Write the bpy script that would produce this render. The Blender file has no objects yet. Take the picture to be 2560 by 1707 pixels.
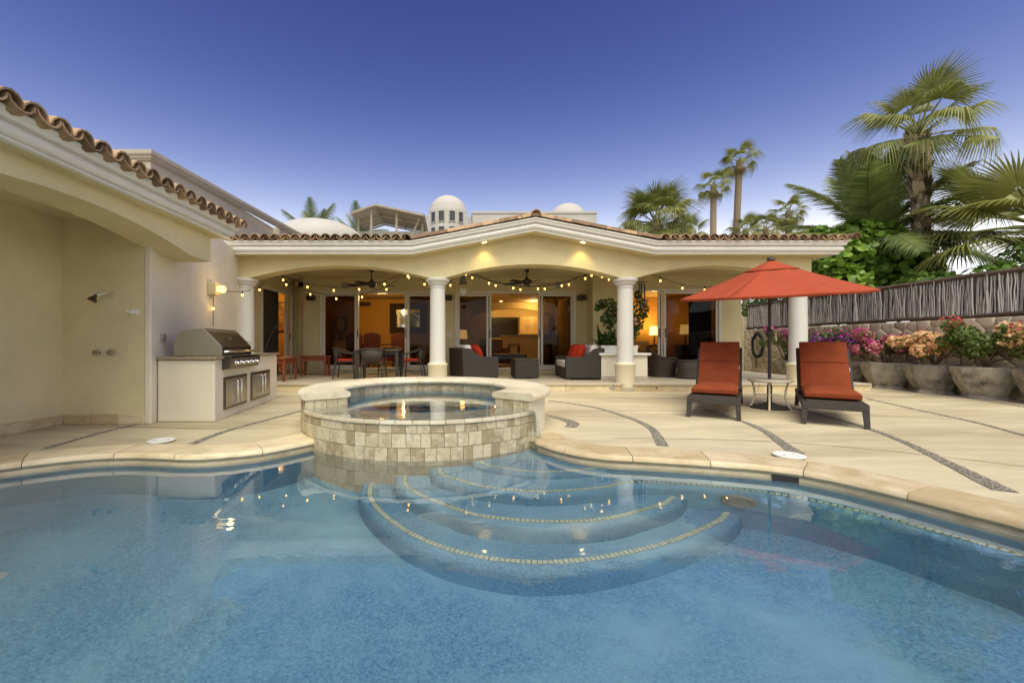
import bpy, bmesh, math, random
from mathutils import Matrix, Vector, Euler
from mathutils.geometry import tessellate_polygon
random.seed(7)
R = math.radians
scene = bpy.context.scene
COL = scene.collection

# ------------------------------------------------------------------ camera
cam_data = bpy.data.cameras.new('camera')
cam_data.sensor_width = 36.0
cam_data.lens = 14.766
cam_data.shift_x = 0.0449
cam_data.shift_y = 0.0025
cam_data.clip_start = 0.05
cam_data.clip_end = 2000.0
cam = bpy.data.objects.new('camera', cam_data)
cam.location = (0.0, 0.0, 1.0)
cam.rotation_euler = (R(90), 0, 0)
COL.objects.link(cam)
scene.camera = cam

# ------------------------------------------------------------------ world, sun, exposure
EXPO = 1.25
SUN_EL, SUN_AZ = 60.0, 176.0      # elevation; azimuth measured clockwise from +Y (behind the camera, to the left)
world = bpy.data.worlds.new('World')
scene.world = world
world.use_nodes = True
wn, wl = world.node_tree.nodes, world.node_tree.links
wn.clear()
w_out = wn.new('ShaderNodeOutputWorld')
w_bg = wn.new('ShaderNodeBackground')
w_sky = wn.new('ShaderNodeTexSky')
w_sky.sky_type = 'NISHITA'
w_sky.sun_disc = False
w_sky.sun_elevation = R(SUN_EL)
w_sky.sun_rotation = R(SUN_AZ)
w_sky.altitude = 0
w_sky.air_density = 1.0
w_sky.dust_density = 0.5
w_sky.ozone_density = 3.0
# dusk grading of the whole sky dome: deeper violet-blue overhead, paler towards the horizon
w_sep = wn.new('ShaderNodeSeparateColor'); w_cmb = wn.new('ShaderNodeCombineColor')
wl.new(w_sky.outputs[0], w_sep.inputs[0])
for k, (g_, c_, top_) in enumerate(((3.25, 166.0, .22), (2.95, 26.0, .355), (2.05, 4.30, .546))):
    m1 = wn.new('ShaderNodeMath'); m1.operation = 'MULTIPLY'; m1.inputs[1].default_value = .1
    m0 = wn.new('ShaderNodeMath'); m0.operation = 'MINIMUM'; m0.inputs[1].default_value = top_
    m2 = wn.new('ShaderNodeMath'); m2.operation = 'POWER'; m2.inputs[1].default_value = g_
    m3 = wn.new('ShaderNodeMath'); m3.operation = 'MULTIPLY'; m3.inputs[1].default_value = c_*10/2**EXPO
    wl.new(w_sep.outputs[k], m1.inputs[0]); wl.new(m1.outputs[0], m0.inputs[0]); wl.new(m0.outputs[0], m2.inputs[0]); wl.new(m2.outputs[0], m3.inputs[0]); wl.new(m3.outputs[0], w_cmb.inputs[k])
wl.new(w_cmb.outputs[0], w_bg.inputs[0])
w_bg.inputs[1].default_value = 0.10
wl.new(w_bg.outputs[0], w_out.inputs[0])

sun_d = bpy.data.lights.new('sun', 'SUN')
sun_d.energy = 1.5
sun_d.angle = R(50)
sun_d.color = (1.0, 0.97, 0.76)
sun = bpy.data.objects.new('sun', sun_d)
_a = R(SUN_AZ)
_dir = Vector((math.sin(_a) * math.cos(R(SUN_EL)), math.cos(_a) * math.cos(R(SUN_EL)), math.sin(R(SUN_EL))))
sun.rotation_euler = (-_dir).to_track_quat('-Z', 'Y').to_euler()
sun.location = _dir * 60
COL.objects.link(sun)

scene.view_settings.view_transform = 'Standard'
scene.view_settings.look = 'None'
scene.view_settings.gamma = 1.0
scene.view_settings.use_curve_mapping = False
scene.view_settings.exposure = EXPO
scene.render.engine = 'CYCLES'
cy = scene.cycles
cy.use_denoising = True
cy.max_bounces = 6
cy.diffuse_bounces = 3
cy.glossy_bounces = 3
cy.transmission_bounces = 4
cy.transparent_max_bounces = 16
cy.sample_clamp_indirect = 6.0
cy.caustics_reflective = False
cy.caustics_refractive = True

# ------------------------------------------------------------------ helpers
class MB:
    """collects faces; build() links them as one mesh object"""
    def __init__(s):
        s.v, s.f = [], []
    def add(s, verts, faces, m=None):
        o = len(s.v)
        s.v += [tuple(m @ Vector(p)) if m else tuple(p) for p in verts]
        s.f += [tuple(i + o for i in f) for f in faces]
        return s
    def box(s, x0, x1, y0, y1, z0, z1, m=None):
        return s.add([(x0,y0,z0),(x1,y0,z0),(x1,y1,z0),(x0,y1,z0),(x0,y0,z1),(x1,y0,z1),(x1,y1,z1),(x0,y1,z1)],
                     [(3,2,1,0),(4,5,6,7),(0,1,5,4),(1,2,6,5),(2,3,7,6),(3,0,4,7)], m)
    def prism(s, poly, z0, z1, m=None):
        n = len(poly)
        a = sum(poly[i][0]*poly[(i+1)%n][1]-poly[(i+1)%n][0]*poly[i][1] for i in range(n))
        if a < 0: poly = poly[::-1]
        v = [(x,y,z0) for x,y in poly] + [(x,y,z1) for x,y in poly]
        t = tessellate_polygon([[Vector((x,y,0)) for x,y in poly]])
        def up(q):
            (ax,ay),(bx,by),(cx,cy2) = (poly[i] for i in q)
            return q if (bx-ax)*(cy2-ay)-(cx-ax)*(by-ay) > 0 else q[::-1]
        if n <= 8 and False: pass
        fs = [tuple(i+n for i in up(tuple(q))) for q in t] + [tuple(up(tuple(q)))[::-1] for q in t]
        fs += [(i,(i+1)%n,(i+1)%n+n,i+n) for i in range(n)]
        return s.add(v, fs, m)
    def prism_xz(s, poly, y0, y1, m=None):
        mm = Matrix(((1,0,0,0),(0,0,-1,0),(0,1,0,0),(0,0,0,1)))     # (x,y,z)->(x,-z,y)
        return s.prism(poly, -y1, -y0, (m @ mm) if m else mm)
    def prism_yz(s, poly, x0, x1, m=None):
        mm = Matrix(((0,0,1,0),(1,0,0,0),(0,1,0,0),(0,0,0,1)))      # (a,b,c)->(c,a,b)
        return s.prism(poly, x0, x1, (m @ mm) if m else mm)
    def lathe(s, prof, n=24, c=(0,0,0), a0=0.0, a1=360.0, m=None):
        full = abs(a1-a0) >= 359.9
        k = n if full else n+1
        v, fs = [], []
        for r, z in prof:
            for i in range(k):
                a = R(a0 + (a1-a0)*i/n)
                v.append((c[0]+r*math.cos(a), c[1]+r*math.sin(a), c[2]+z))
        for j in range(len(prof)-1):
            for i in range(n):
                i2 = (i+1) % k
                fs.append((j*k+i, j*k+i2, (j+1)*k+i2, (j+1)*k+i))
        if full:
            if prof[0][0] > 1e-4: fs.append(tuple(range(k))[::-1])
            if prof[-1][0] > 1e-4: fs.append(tuple((len(prof)-1)*k+i for i in range(k)))
        return s.add(v, fs, m)
    def tube(s, path, r, n=8, closed=False, m=None):
        P = [Vector(p) for p in path]
        N = len(P); rr = r if isinstance(r, (list, tuple)) else [r]*N
        v, fs = [], []
        prev = None
        for i, p in enumerate(P):
            if closed: t = P[(i+1)%N]-P[i-1]
            else: t = P[min(i+1,N-1)]-P[max(i-1,0)]
            t.normalize()
            if prev is None:
                a = Vector((0,0,1)) if abs(t.z) < .9 else Vector((1,0,0))
                x = t.cross(a).normalized()
            else:
                x = (prev - t*prev.dot(t)).normalized()
            prev = x; y = t.cross(x)
            for k in range(n):
                g = 2*math.pi*k/n
                v.append(tuple(p + (x*math.cos(g)+y*math.sin(g))*rr[i]))
        for i in range(N if closed else N-1):
            for k in range(n):
                a, b = i*n+k, i*n+(k+1)%n
                c, d = ((i+1)%N)*n+(k+1)%n, ((i+1)%N)*n+k
                fs.append((a,b,c,d))
        if not closed:
            fs += [tuple(range(n))[::-1], tuple((N-1)*n+k for k in range(n))]
        return s.add(v, fs, m)
    def ball(s, c, r, n=8, sz=1.0, m=None):
        k = max(4, n//2+1)
        prof = [(r*math.sin(math.pi*i/k), -r*sz*math.cos(math.pi*i/k)) for i in range(k+1)]
        prof[0] = (0.0005, prof[0][1]); prof[-1] = (0.0005, prof[-1][1])
        return s.lathe(prof, n, c, m=m)
    def sweep(s, prof, path):
        """profile (outward, up) along a plan path, mitred; outward is to the right of travel"""
        k, N = len(prof), len(path)
        P = [Vector(p) for p in path]
        for i, p in enumerate(P):
            def nrm(a, b):
                d = (b-a); d.z = 0; d.normalize(); return Vector((d.y, -d.x, 0))
            n1 = nrm(P[i-1], p) if i > 0 else nrm(p, P[i+1])
            n2 = nrm(p, P[i+1]) if i < N-1 else n1
            b = (n1+n2).normalized(); sc = 1.0/max(.2, b.dot(n1))
            for d, hgt in prof:
                s.v.append((p.x+b.x*sc*d, p.y+b.y*sc*d, p.z+hgt))
        o = len(s.v)-k*N
        for i in range(N-1):
            for j in range(k):
                j2 = (j+1) % k
                s.f.append((o+i*k+j, o+(i+1)*k+j, o+(i+1)*k+j2, o+i*k+j2))
        s.f.append(tuple(o+j for j in range(k)))
        s.f.append(tuple(o+(N-1)*k+j for j in range(k))[::-1])
        return s
    def mesh(s, name):
        me = bpy.data.meshes.new(name)
        me.from_pydata(s.v, [], s.f)
        me.update()
        return me
    def build(s, name, mat, parent=None, world=False, smooth=None, bevel=0.0, seg=2, kind=None, label=None, loc=None, rot=None):
        if world and parent is not None:
            r = parent
            off = Vector((0,0,0))
            while r is not None:
                off += Vector(r.location); r = r.parent
            s.v = [(x-off.x, y-off.y, z-off.z) for x,y,z in s.v]
        me = s.mesh(name)
        bm = bmesh.new(); bm.from_mesh(me)
        bmesh.ops.recalc_face_normals(bm, faces=bm.faces)
        bm.to_mesh(me); bm.free()
        return link(name, me, mat, parent, smooth, bevel, seg, kind, label, loc, rot)

def link(name, me, mat, parent=None, smooth=None, bevel=0.0, seg=2, kind=None, label=None, loc=None, rot=None):
    if mat is not None and not me.materials: me.materials.append(M[mat] if isinstance(mat, str) else mat)
    if smooth is not None:
        me.polygons.foreach_set('use_smooth', [True]*len(me.polygons))
        if smooth > 0: me.set_sharp_from_angle(angle=R(smooth))
    o = bpy.data.objects.new(name, me)
    COL.objects.link(o)
    if parent is not None: o.parent = parent
    if loc is not None: o.location = loc
    if rot is not None: o.rotation_euler = rot
    if bevel:
        b = o.modifiers.new('bevel', 'BEVEL'); b.width = bevel; b.segments = seg; b.limit_method = 'ANGLE'; b.angle_limit = R(40)
        b.harden_normals = False
    if kind: o['kind'] = kind
    if label: o['label'] = label
    return o

def tag(o, label, cat, group=None):
    o['label'] = label; o['category'] = cat
    if group: o['group'] = group
    return o

def thing(name, label, cat, loc=(0,0,0), rz=0.0, group=None):
    o = bpy.data.objects.new(name, None)
    o.empty_display_size = .2
    COL.objects.link(o)
    o.location = loc; o.rotation_euler = (0,0,R(rz))
    return tag(o, label, cat, group)

def copy_tree(o, parent=None):
    c = o.copy(); COL.objects.link(c); c.parent = parent
    for ch in list(o.children): copy_tree(ch, c)
    return c

def T(x, y, z, rx=0, ry=0, rz=0, s=1.0):
    return Matrix.Translation((x,y,z)) @ Euler((R(rx),R(ry),R(rz))).to_matrix().to_4x4() @ Matrix.Scale(s, 4)

def spline(pts, n=8, closed=False):
    """Catmull-Rom through points"""
    P = [Vector(p) for p in pts]; N = len(P); out = []
    for i in range(N if closed else N-1):
        if closed: a,b,c,d = P[i-1],P[i],P[(i+1)%N],P[(i+2)%N]
        else: a,b,c,d = P[max(i-1,0)],P[i],P[i+1],P[min(i+2,N-1)]
        for k in range(n):
            t = k/n
            out.append(.5*((2*b)+(c-a)*t+(2*a-5*b+4*c-d)*t*t+(3*b-a-3*c+d)*t**3))
    if not closed: out.append(P[-1].copy())
    return out

# ------------------------------------------------------------------ materials
M = {}
def mat(name, col, rough=.6, metal=0.0, var=.12, scale=6.0, bump=0.0, bscale=60.0, col2=None, objvar=0.0, spec=.5,
        stretch=(1,1,1), dirt=None, dscale=1.2, dlo=.48, dhi=.75, emit=None, estr=0.0, detail=6.0, alpha=None):
    m = bpy.data.materials.new(name); m.use_nodes = True
    nt = m.node_tree; n, l = nt.nodes, nt.links
    p = n['Principled BSDF']
    tc = n.new('ShaderNodeTexCoord'); mp = n.new('ShaderNodeMapping')
    mp.inputs['Scale'].default_value = stretch
    l.new(tc.outputs['Object'], mp.inputs[0])
    # world-ish offset so that alike pieces differ
    oi = n.new('ShaderNodeObjectInfo')
    ad = n.new('ShaderNodeVectorMath'); ad.operation = 'ADD'
    mu = n.new('ShaderNodeVectorMath'); mu.operation = 'SCALE'; mu.inputs[3].default_value = 37.0
    cmb = n.new('ShaderNodeCombineXYZ')
    for k in range(3): l.new(oi.outputs['Random'], cmb.inputs[k])
    l.new(cmb.outputs[0], mu.inputs[0]); l.new(mp.outputs[0], ad.inputs[0]); l.new(mu.outputs[0], ad.inputs[1])
    vec = ad.outputs[0]
    nz = n.new('ShaderNodeTexNoise'); nz.inputs['Scale'].default_value = scale; nz.inputs['Detail'].default_value = detail; nz.inputs['Roughness'].default_value = .6
    l.new(vec, nz.inputs['Vector'])
    rp = n.new('ShaderNodeValToRGB')
    c2 = col2 if col2 else tuple(min(1, c*(1+var)) for c in col)
    c1 = col if col2 else tuple(c*(1-var) for c in col)
    rp.color_ramp.elements[0].color = (*c1, 1); rp.color_ramp.elements[0].position = .32
    rp.color_ramp.elements[1].color = (*c2, 1); rp.color_ramp.elements[1].position = .70
    fac = nz.outputs['Fac']
    if objvar:
        mx = n.new('ShaderNodeMath'); mx.operation = 'MULTIPLY_ADD'; mx.inputs[1].default_value = objvar; mx.inputs[2].default_value = -objvar/2
        l.new(oi.outputs['Random'], mx.inputs[0])
        sm = n.new('ShaderNodeMath'); sm.operation = 'ADD'; l.new(fac, sm.inputs[0]); l.new(mx.outputs[0], sm.inputs[1]); fac = sm.outputs[0]
    l.new(fac, rp.inputs[0])
    colo = rp.outputs[0]
    if dirt:
        d = n.new('ShaderNodeTexNoise'); d.inputs['Scale'].default_value = dscale; d.inputs['Detail'].default_value = 8; d.inputs['Roughness'].default_value = .65
        l.new(vec, d.inputs['Vector'])
        dr = n.new('ShaderNodeMapRange'); dr.inputs[1].default_value = dlo; dr.inputs[2].default_value = dhi
        l.new(d.outputs['Fac'], dr.inputs[0])
        mx2 = n.new('ShaderNodeMix'); mx2.data_type = 'RGBA'
        l.new(dr.outputs[0], mx2.inputs[0]); l.new(colo, mx2.inputs[6]); mx2.inputs[7].default_value = (*dirt, 1)
        colo = mx2.outputs[2]
    l.new(colo, p.inputs['Base Color'])
    p.inputs['Roughness'].default_value = rough; p.inputs['Metallic'].default_value = metal
    p.inputs['Specular IOR Level'].default_value = spec
    if bump:
        b = n.new('ShaderNodeTexNoise'); b.inputs['Scale'].default_value = bscale; b.inputs['Detail'].default_value = 4
        l.new(vec, b.inputs['Vector'])
        bp = n.new('ShaderNodeBump'); bp.inputs['Strength'].default_value = bump; bp.inputs['Distance'].default_value = .01
        l.new(b.outputs['Fac'], bp.inputs['Height']); l.new(bp.outputs[0], p.inputs['Normal'])
    if emit:
        p.inputs['Emission Color'].default_value = (*emit, 1); p.inputs['Emission Strength'].default_value = estr
    M[name] = m
    return m

def leafmat(name, c1, c2, trans=.35, rough=.45, scale=2.0):
    m = bpy.data.materials.new(name); m.use_nodes = True
    nt = m.node_tree; n, l = nt.nodes, nt.links
    p = n['Principled BSDF']; out = n['Material Output']
    geo = n.new('ShaderNodeNewGeometry'); oi = n.new('ShaderNodeObjectInfo')
    tc = n.new('ShaderNodeTexCoord')
    nz = n.new('ShaderNodeTexNoise'); nz.inputs['Scale'].default_value = scale; nz.inputs['Detail'].default_value = 3
    l.new(tc.outputs['Object'], nz.inputs['Vector'])
    a = n.new('ShaderNodeMath'); a.operation = 'MULTIPLY_ADD'; a.inputs[1].default_value = .45
    l.new(geo.outputs['Random Per Island'], a.inputs[0]); l.new(nz.outputs['Fac'], a.inputs[2])
    b = n.new('ShaderNodeMath'); b.operation = 'MULTIPLY_ADD'; b.inputs[1].default_value = .3
    l.new(oi.outputs['Random'], b.inputs[0]); l.new(a.outputs[0], b.inputs[2])
    rp = n.new('ShaderNodeValToRGB')
    rp.color_ramp.elements[0].color = (*c1, 1); rp.color_ramp.elements[0].position = .45
    rp.color_ramp.elements[1].color = (*c2, 1); rp.color_ramp.elements[1].position = 1.15 if False else 1.0
    l.new(b.outputs[0], rp.inputs[0])
    l.new(rp.outputs[0], p.inputs['Base Color']); p.inputs['Roughness'].default_value = rough
    tr = n.new('ShaderNodeBsdfTranslucent'); l.new(rp.outputs[0], tr.inputs[0])
    mx = n.new('ShaderNodeMixShader'); mx.inputs[0].default_value = trans
    l.new(p.outputs[0], mx.inputs[1]); l.new(tr.outputs[0], mx.inputs[2]); l.new(mx.outputs[0], out.inputs[0])
    M[name] = m

mat('stucco_cream', (.66,.575,.335), .85, var=.06, scale=2.2, bump=.5, bscale=60, spec=.2, dirt=(.59,.505,.285), dscale=.9)
mat('stucco_pale', (.76,.70,.56), .85, var=.05, scale=2.0, bump=.25, bscale=90, spec=.2)
mat('stucco_shower', (.72,.63,.39), .85, var=.07, scale=1.5, bump=.5, bscale=60, spec=.2, dirt=(.63,.545,.32), dscale=.9)
mat('stucco_taupe', (.50,.445,.37), .9, var=.06, scale=2.0, bump=.25, bscale=80, spec=.2)
mat('stucco_far', (.50,.475,.43), .9, var=.06, scale=.6, dirt=(.40,.38,.345), dscale=.5)
mat('trim_white', (.78,.765,.71), .32, var=.03, scale=3.0, bump=.08, bscale=40, dirt=(.66,.64,.58), dscale=2.0, dlo=.55, dhi=.9)
mat('column_white', (.64,.63,.585), .55, var=.03, scale=3.0, bump=.06, bscale=40)
mat('stone_base', (.70,.62,.44), .8, var=.06, scale=4, bump=.2)
mat('terracotta', (.20,.12,.065), .85, col2=(.46,.31,.175), objvar=.8, scale=7.0, bump=.4, bscale=45, dirt=(.13,.10,.07), dscale=5.0, dlo=.5, dhi=.8)
mat('mortar_dark', (.10,.085,.065), .95, var=.2, scale=12)
mat('concrete', (.585,.51,.335), .75, var=.13, scale=1.9, bump=.25, bscale=45, dirt=(.40,.325,.20), dscale=.9, dlo=.44, dhi=.70, stretch=(.45,1.9,1))
mat('porch_stone', (.50,.44,.34), .6, var=.08, scale=2.0, bump=.12, bscale=30, dirt=(.40,.35,.27), dscale=1.0)
mat('travertine', (.50,.385,.215), .55, col2=(.71,.60,.40), objvar=.45, scale=5.0, bump=.3, bscale=40, dirt=(.36,.25,.12), dscale=3.5, dlo=.56, dhi=.8, stretch=(1,1,2.5))
mat('spa_tile', (.35,.275,.16), .45, col2=(.63,.545,.375), objvar=.42, scale=15.0, bump=.45, bscale=35, dirt=(.72,.67,.54), dscale=9.0, dlo=.55, dhi=.72)
mat('cap_stone', (.60,.51,.345), .5, col2=(.78,.71,.55), objvar=.3, scale=6.0, bump=.25, bscale=40, dirt=(.46,.36,.2), dscale=4.0, dlo=.58, dhi=.85)
mat('grout', (.42,.36,.25), .9, var=.15, scale=20)
mat('plaster_blue', (.065,.185,.315), .8, col2=(.21,.42,.56), scale=70.0, detail=8, dirt=(.225,.43,.55), dscale=1.1, dlo=.42, dhi=.66, spec=.2)
mat('mosaic', (.34,.45,.38), .3, col2=(.70,.74,.55), scale=26, objvar=0)
mat('mosaic_grout', (.10,.11,.045), .6, var=.2, scale=30)
mat('pebble', (.14,.125,.10), .7, col2=(.36,.325,.26), scale=60, bump=.2)
mat('band_base', (.17,.15,.115), .9, var=.2, scale=20)
mat('plastic_white', (.82,.81,.76), .45, var=.02)
mat('plastic_grey', (.30,.29,.27), .5, var=.05)
mat('plastic_beige', (.70,.61,.44), .4, var=.03)
mat('black_plastic', (.02,.02,.02), .5, var=.1)
mat('wicker', (.028,.022,.017), .6, col2=(.075,.058,.042), scale=90, bump=.8, bscale=110, stretch=(1,1,3))
mat('wicker_light', (.021,.017,.014), .6, col2=(.056,.045,.035), scale=40, bump=.6, bscale=90, stretch=(.5,.5,5))
mat('ornament_grey', (.10,.095,.085), .6, var=.1)
mat('inlet_grey', (.42,.46,.46), .5, var=.05)
mat('frame_dark', (.035,.029,.024), .5, var=.1)
mat('cushion_red', (.235,.052,.019), .9, var=.12, scale=7, bump=.6, bscale=13, spec=.15)
mat('canopy_red', (.39,.074,.034), .85, var=.07, scale=3, bump=.35, bscale=7, spec=.15)
mat('pillow_red', (.42,.035,.014), .9, var=.08, scale=6, bump=.2, bscale=160, spec=.15)
mat('cushion_white', (.72,.70,.66), .9, var=.04, scale=6, bump=.2, bscale=160, spec=.15)
mat('wood_red', (.19,.045,.018), .5, col2=(.28,.075,.03), scale=5, stretch=(1,1,6))
mat('wood_dark', (.05,.028,.015), .45, col2=(.10,.055,.03), scale=5, stretch=(1,6,1))
mat('wood_pale', (.58,.40,.17), .5, col2=(.68,.50,.24), scale=4, stretch=(1,1,.15))
mat('steel', (.36,.335,.275), .30, metal=.9, var=.05, scale=3, stretch=(.3,1,8))
mat('steel_dark', (.115,.10,.078), .25, metal=.85, var=.06, scale=3, stretch=(.3,1,8))
mat('chrome', (.75,.73,.68), .12, metal=1.0, var=.02)
mat('bronze', (.05,.036,.022), .45, metal=.6, var=.1)
mat('granite', (.20,.165,.115), .3, col2=(.46,.38,.26), scale=40, detail=8)
mat('alu_frame', (.68,.64,.54), .4, var=.02, spec=.5)
mat('fan_black', (.018,.015,.013), .45, var=.1)
mat('wall_orange', (.52,.28,.055), .85, var=.05, scale=1.5, spec=.2)
mat('wall_cream_in', (.60,.44,.19), .85, var=.05, scale=1.5, spec=.2)
mat('floor_in', (.36,.26,.15), .4, var=.08, scale=2)
mat('leather', (.11,.035,.014), .45, col2=(.17,.06,.025), scale=3)
mat('fabric_brown', (.11,.028,.013), .85, var=.12, scale=5)
mat('fabric_tan', (.26,.20,.12), .9, var=.08, scale=5)
mat('curtain', (.045,.037,.027), .9, var=.1, scale=2)
mat('blind_dark', (.035,.02,.012), .5, var=.1)
mat('mirror', (.75,.72,.65), .05, metal=1.0, var=.01)
mat('frame_carved', (.025,.016,.009), .7, col2=(.07,.045,.022), scale=20, bump=.6, bscale=40, spec=.2)
mat('painting', (.07,.028,.008), .6, col2=(.50,.27,.05), scale=5.0, stretch=(1,2.5,.7), detail=5)
mat('stone_wall', (.44,.365,.235), .9, col2=(.66,.57,.39), objvar=.5, scale=6, bump=.7, bscale=22, dirt=(.34,.28,.185), dscale=4, dlo=.55, dhi=.8)
mat('stone_mortar', (.46,.385,.255), .95, var=.2, scale=8, bump=.5, bscale=40)
mat('stick', (.30,.275,.23), .9, col2=(.66,.63,.56), objvar=.9, scale=12, stretch=(3,3,.6))
mat('fence_back', (.20,.18,.15), .9, var=.25, scale=14, stretch=(1,3,.5))
mat('rail_wood', (.075,.048,.032), .8, col2=(.14,.09,.06), scale=8, stretch=(1,.3,1), bump=.5, bscale=30)
mat('joint_dark', (.20,.165,.11), .95, var=.2, scale=9)
mat('pot_stone', (.27,.24,.185), .9, col2=(.50,.45,.35), objvar=.3, scale=5, bump=.5, bscale=30, dirt=(.10,.09,.072), dscale=3.2, dlo=.5, dhi=.68)
mat('soil', (.03,.022,.015), .95, var=.3, scale=30)
mat('ground_soil', (.26,.20,.13), .95, var=.2, scale=.5)
mat('bark_palm', (.16,.115,.07), .9, col2=(.38,.30,.20), scale=14, stretch=(1,1,2), bump=.8, bscale=30, objvar=.25)
mat('boot', (.07,.045,.024), .9, col2=(.50,.40,.26), objvar=1.3, scale=12, bump=.4)
mat('branch', (.16,.12,.075), .9, var=.2, scale=10)
mat('pole_grey', (.34,.29,.21), .8, col2=(.46,.40,.30), scale=3)
mat('thatch', (.17,.145,.10), .95, col2=(.30,.26,.19), scale=20, objvar=.5)
mat('window_dark', (.05,.05,.05), .2, var=.1)
mat('hose_black', (.012,.013,.012), .55, var=.1)
mat('iron', (.03,.028,.025), .6, var=.1)
leafmat('fan_leaf', (.065,.105,.018), (.31,.32,.085), .3)
leafmat('fan_leaf_dry', (.20,.145,.055), (.38,.28,.12), .3)
leafmat('coco_leaf', (.07,.12,.03), (.29,.34,.11), .35)
leafmat('broad_leaf', (.045,.12,.010), (.27,.42,.06), .35, .32)
leafmat('shrub_leaf', (.04,.10,.014), (.15,.25,.04), .35, .4)
leafmat('boug_leaf', (.05,.10,.015), (.15,.21,.045), .35)
leafmat('plant_leaf', (.025,.060,.012), (.09,.15,.035), .3, .35)
leafmat('bract_magenta', (.30,.02,.15), (.58,.08,.30), .35)
leafmat('bract_purple', (.22,.02,.30), (.42,.06,.55), .35)
leafmat('bract_pink', (.55,.09,.18), (.85,.32,.38), .35)
leafmat('bract_peach', (.78,.36,.12), (.95,.66,.36), .35)
leafmat('bract_red', (.45,.06,.05), (.72,.18,.16), .35)
leafmat('flower_pink', (.75,.30,.28), (.90,.50,.45), .35)

def glow(name, col, strength):
    m = bpy.data.materials.new(name); m.use_nodes = True
    n, l = m.node_tree.nodes, m.node_tree.links
    n.remove(n['Principled BSDF'])
    e = n.new('ShaderNodeEmission'); e.inputs[0].default_value = (*col, 1); e.inputs[1].default_value = strength
    l.new(e.outputs[0], n['Material Output'].inputs[0]); M[name] = m
glow('bulb', (1.0, .52, .09), 3.6)
glow('downlight', (1.0, .70, .22), 5.0)
glow('globe_glow', (1.0, .66, .20), 1.3)
glow('lampshade', (1.0, .68, .24), 1.1)

def water(name, tint, scale, strength, ior=1.33, fall=False):
    m = bpy.data.materials.new(name); m.use_nodes = True
    n, l = m.node_tree.nodes, m.node_tree.links
    n.remove(n['Principled BSDF'])
    g = n.new('ShaderNodeBsdfGlass'); g.inputs['IOR'].default_value = ior; g.inputs['Roughness'].default_value = 0.0
    g.inputs['Color'].default_value = (*tint, 1)
    tc = n.new('ShaderNodeTexCoord'); mp = n.new('ShaderNodeMapping'); mp.inputs['Scale'].default_value = (1.0, 1.7, 1)
    l.new(tc.outputs['Object'], mp.inputs[0])
    a = n.new('ShaderNodeTexNoise'); a.inputs['Scale'].default_value = scale; a.inputs['Detail'].default_value = 3; a.inputs['Distortion'].default_value = .6
    b = n.new('ShaderNodeTexNoise'); b.inputs['Scale'].default_value = scale*6; b.inputs['Detail'].default_value = 2
    l.new(mp.outputs[0], a.inputs['Vector']); l.new(mp.outputs[0], b.inputs['Vector'])
    # calm and ruffled patches
    c = n.new('ShaderNodeTexNoise'); c.inputs['Scale'].default_value = .5; c.inputs['Detail'].default_value = 2
    l.new(tc.outputs['Object'], c.inputs['Vector'])
    mr = n.new('ShaderNodeMapRange'); mr.inputs[1].default_value = .35; mr.inputs[2].default_value = .7; mr.inputs[3].default_value = .25; mr.inputs[4].default_value = 1.0
    l.new(c.outputs['Fac'], mr.inputs[0])
    ma = n.new('ShaderNodeMath'); ma.operation = 'MULTIPLY_ADD'; ma.inputs[1].default_value = .10
    l.new(b.outputs['Fac'], ma.inputs[0]); l.new(a.outputs['Fac'], ma.inputs[2])
    mm = n.new('ShaderNodeMath'); mm.operation = 'MULTIPLY'; l.new(ma.outputs[0], mm.inputs[0]); l.new(mr.outputs[0], mm.inputs[1])
    bp = n.new('ShaderNodeBump'); bp.inputs['Strength'].default_value = strength; bp.inputs['Distance'].default_value = .02
    l.new(mm.outputs[0], bp.inputs['Height']); l.new(bp.outputs[0], g.inputs['Normal'])
    # the surface film mirrors a little more than plain water
    gl = n.new('ShaderNodeBsdfGlossy'); gl.inputs['Roughness'].default_value = .015; l.new(bp.outputs[0], gl.inputs['Normal'])
    fr = n.new('ShaderNodeFresnel'); fr.inputs[0].default_value = 1.30; l.new(bp.outputs[0], fr.inputs[1])
    mx = n.new('ShaderNodeMixShader'); l.new(fr.outputs[0], mx.inputs[0]); l.new(g.outputs[0], mx.inputs[1]); l.new(gl.outputs[0], mx.inputs[2])
    geo = n.new('ShaderNodeNewGeometry'); m2 = n.new('ShaderNodeMixShader')
    l.new(geo.outputs['Backfacing'], m2.inputs[0]); l.new(mx.outputs[0], m2.inputs[1]); l.new(g.outputs[0], m2.inputs[2])
    l.new(m2.outputs[0], n['Material Output'].inputs[0]); M[name] = m
water('pool_water', (.97,.99,1.0), 2.0, .14)
water('spa_water', (.90,.97,1.0), 4.0, .14)

def pane_glass(name, tint, refl=1.5):
    m = bpy.data.materials.new(name); m.use_nodes = True
    n, l = m.node_tree.nodes, m.node_tree.links
    n.remove(n['Principled BSDF'])
    t = n.new('ShaderNodeBsdfTransparent'); t.inputs[0].default_value = (*tint, 1)
    g = n.new('ShaderNodeBsdfGlossy'); g.inputs['Roughness'].default_value = .02; g.inputs[0].default_value = (.9,.9,.9,1)
    f = n.new('ShaderNodeFresnel'); f.inputs[0].default_value = refl
    x = n.new('ShaderNodeMixShader'); l.new(f.outputs[0], x.inputs[0]); l.new(t.outputs[0], x.inputs[1]); l.new(g.outputs[0], x.inputs[2])
    l.new(x.outputs[0], n['Material Output'].inputs[0]); M[name] = m
pane_glass('glass_dark', (.37,.335,.28), 1.28)
pane_glass('glass_clear', (.85,.87,.86), 1.5)

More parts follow.
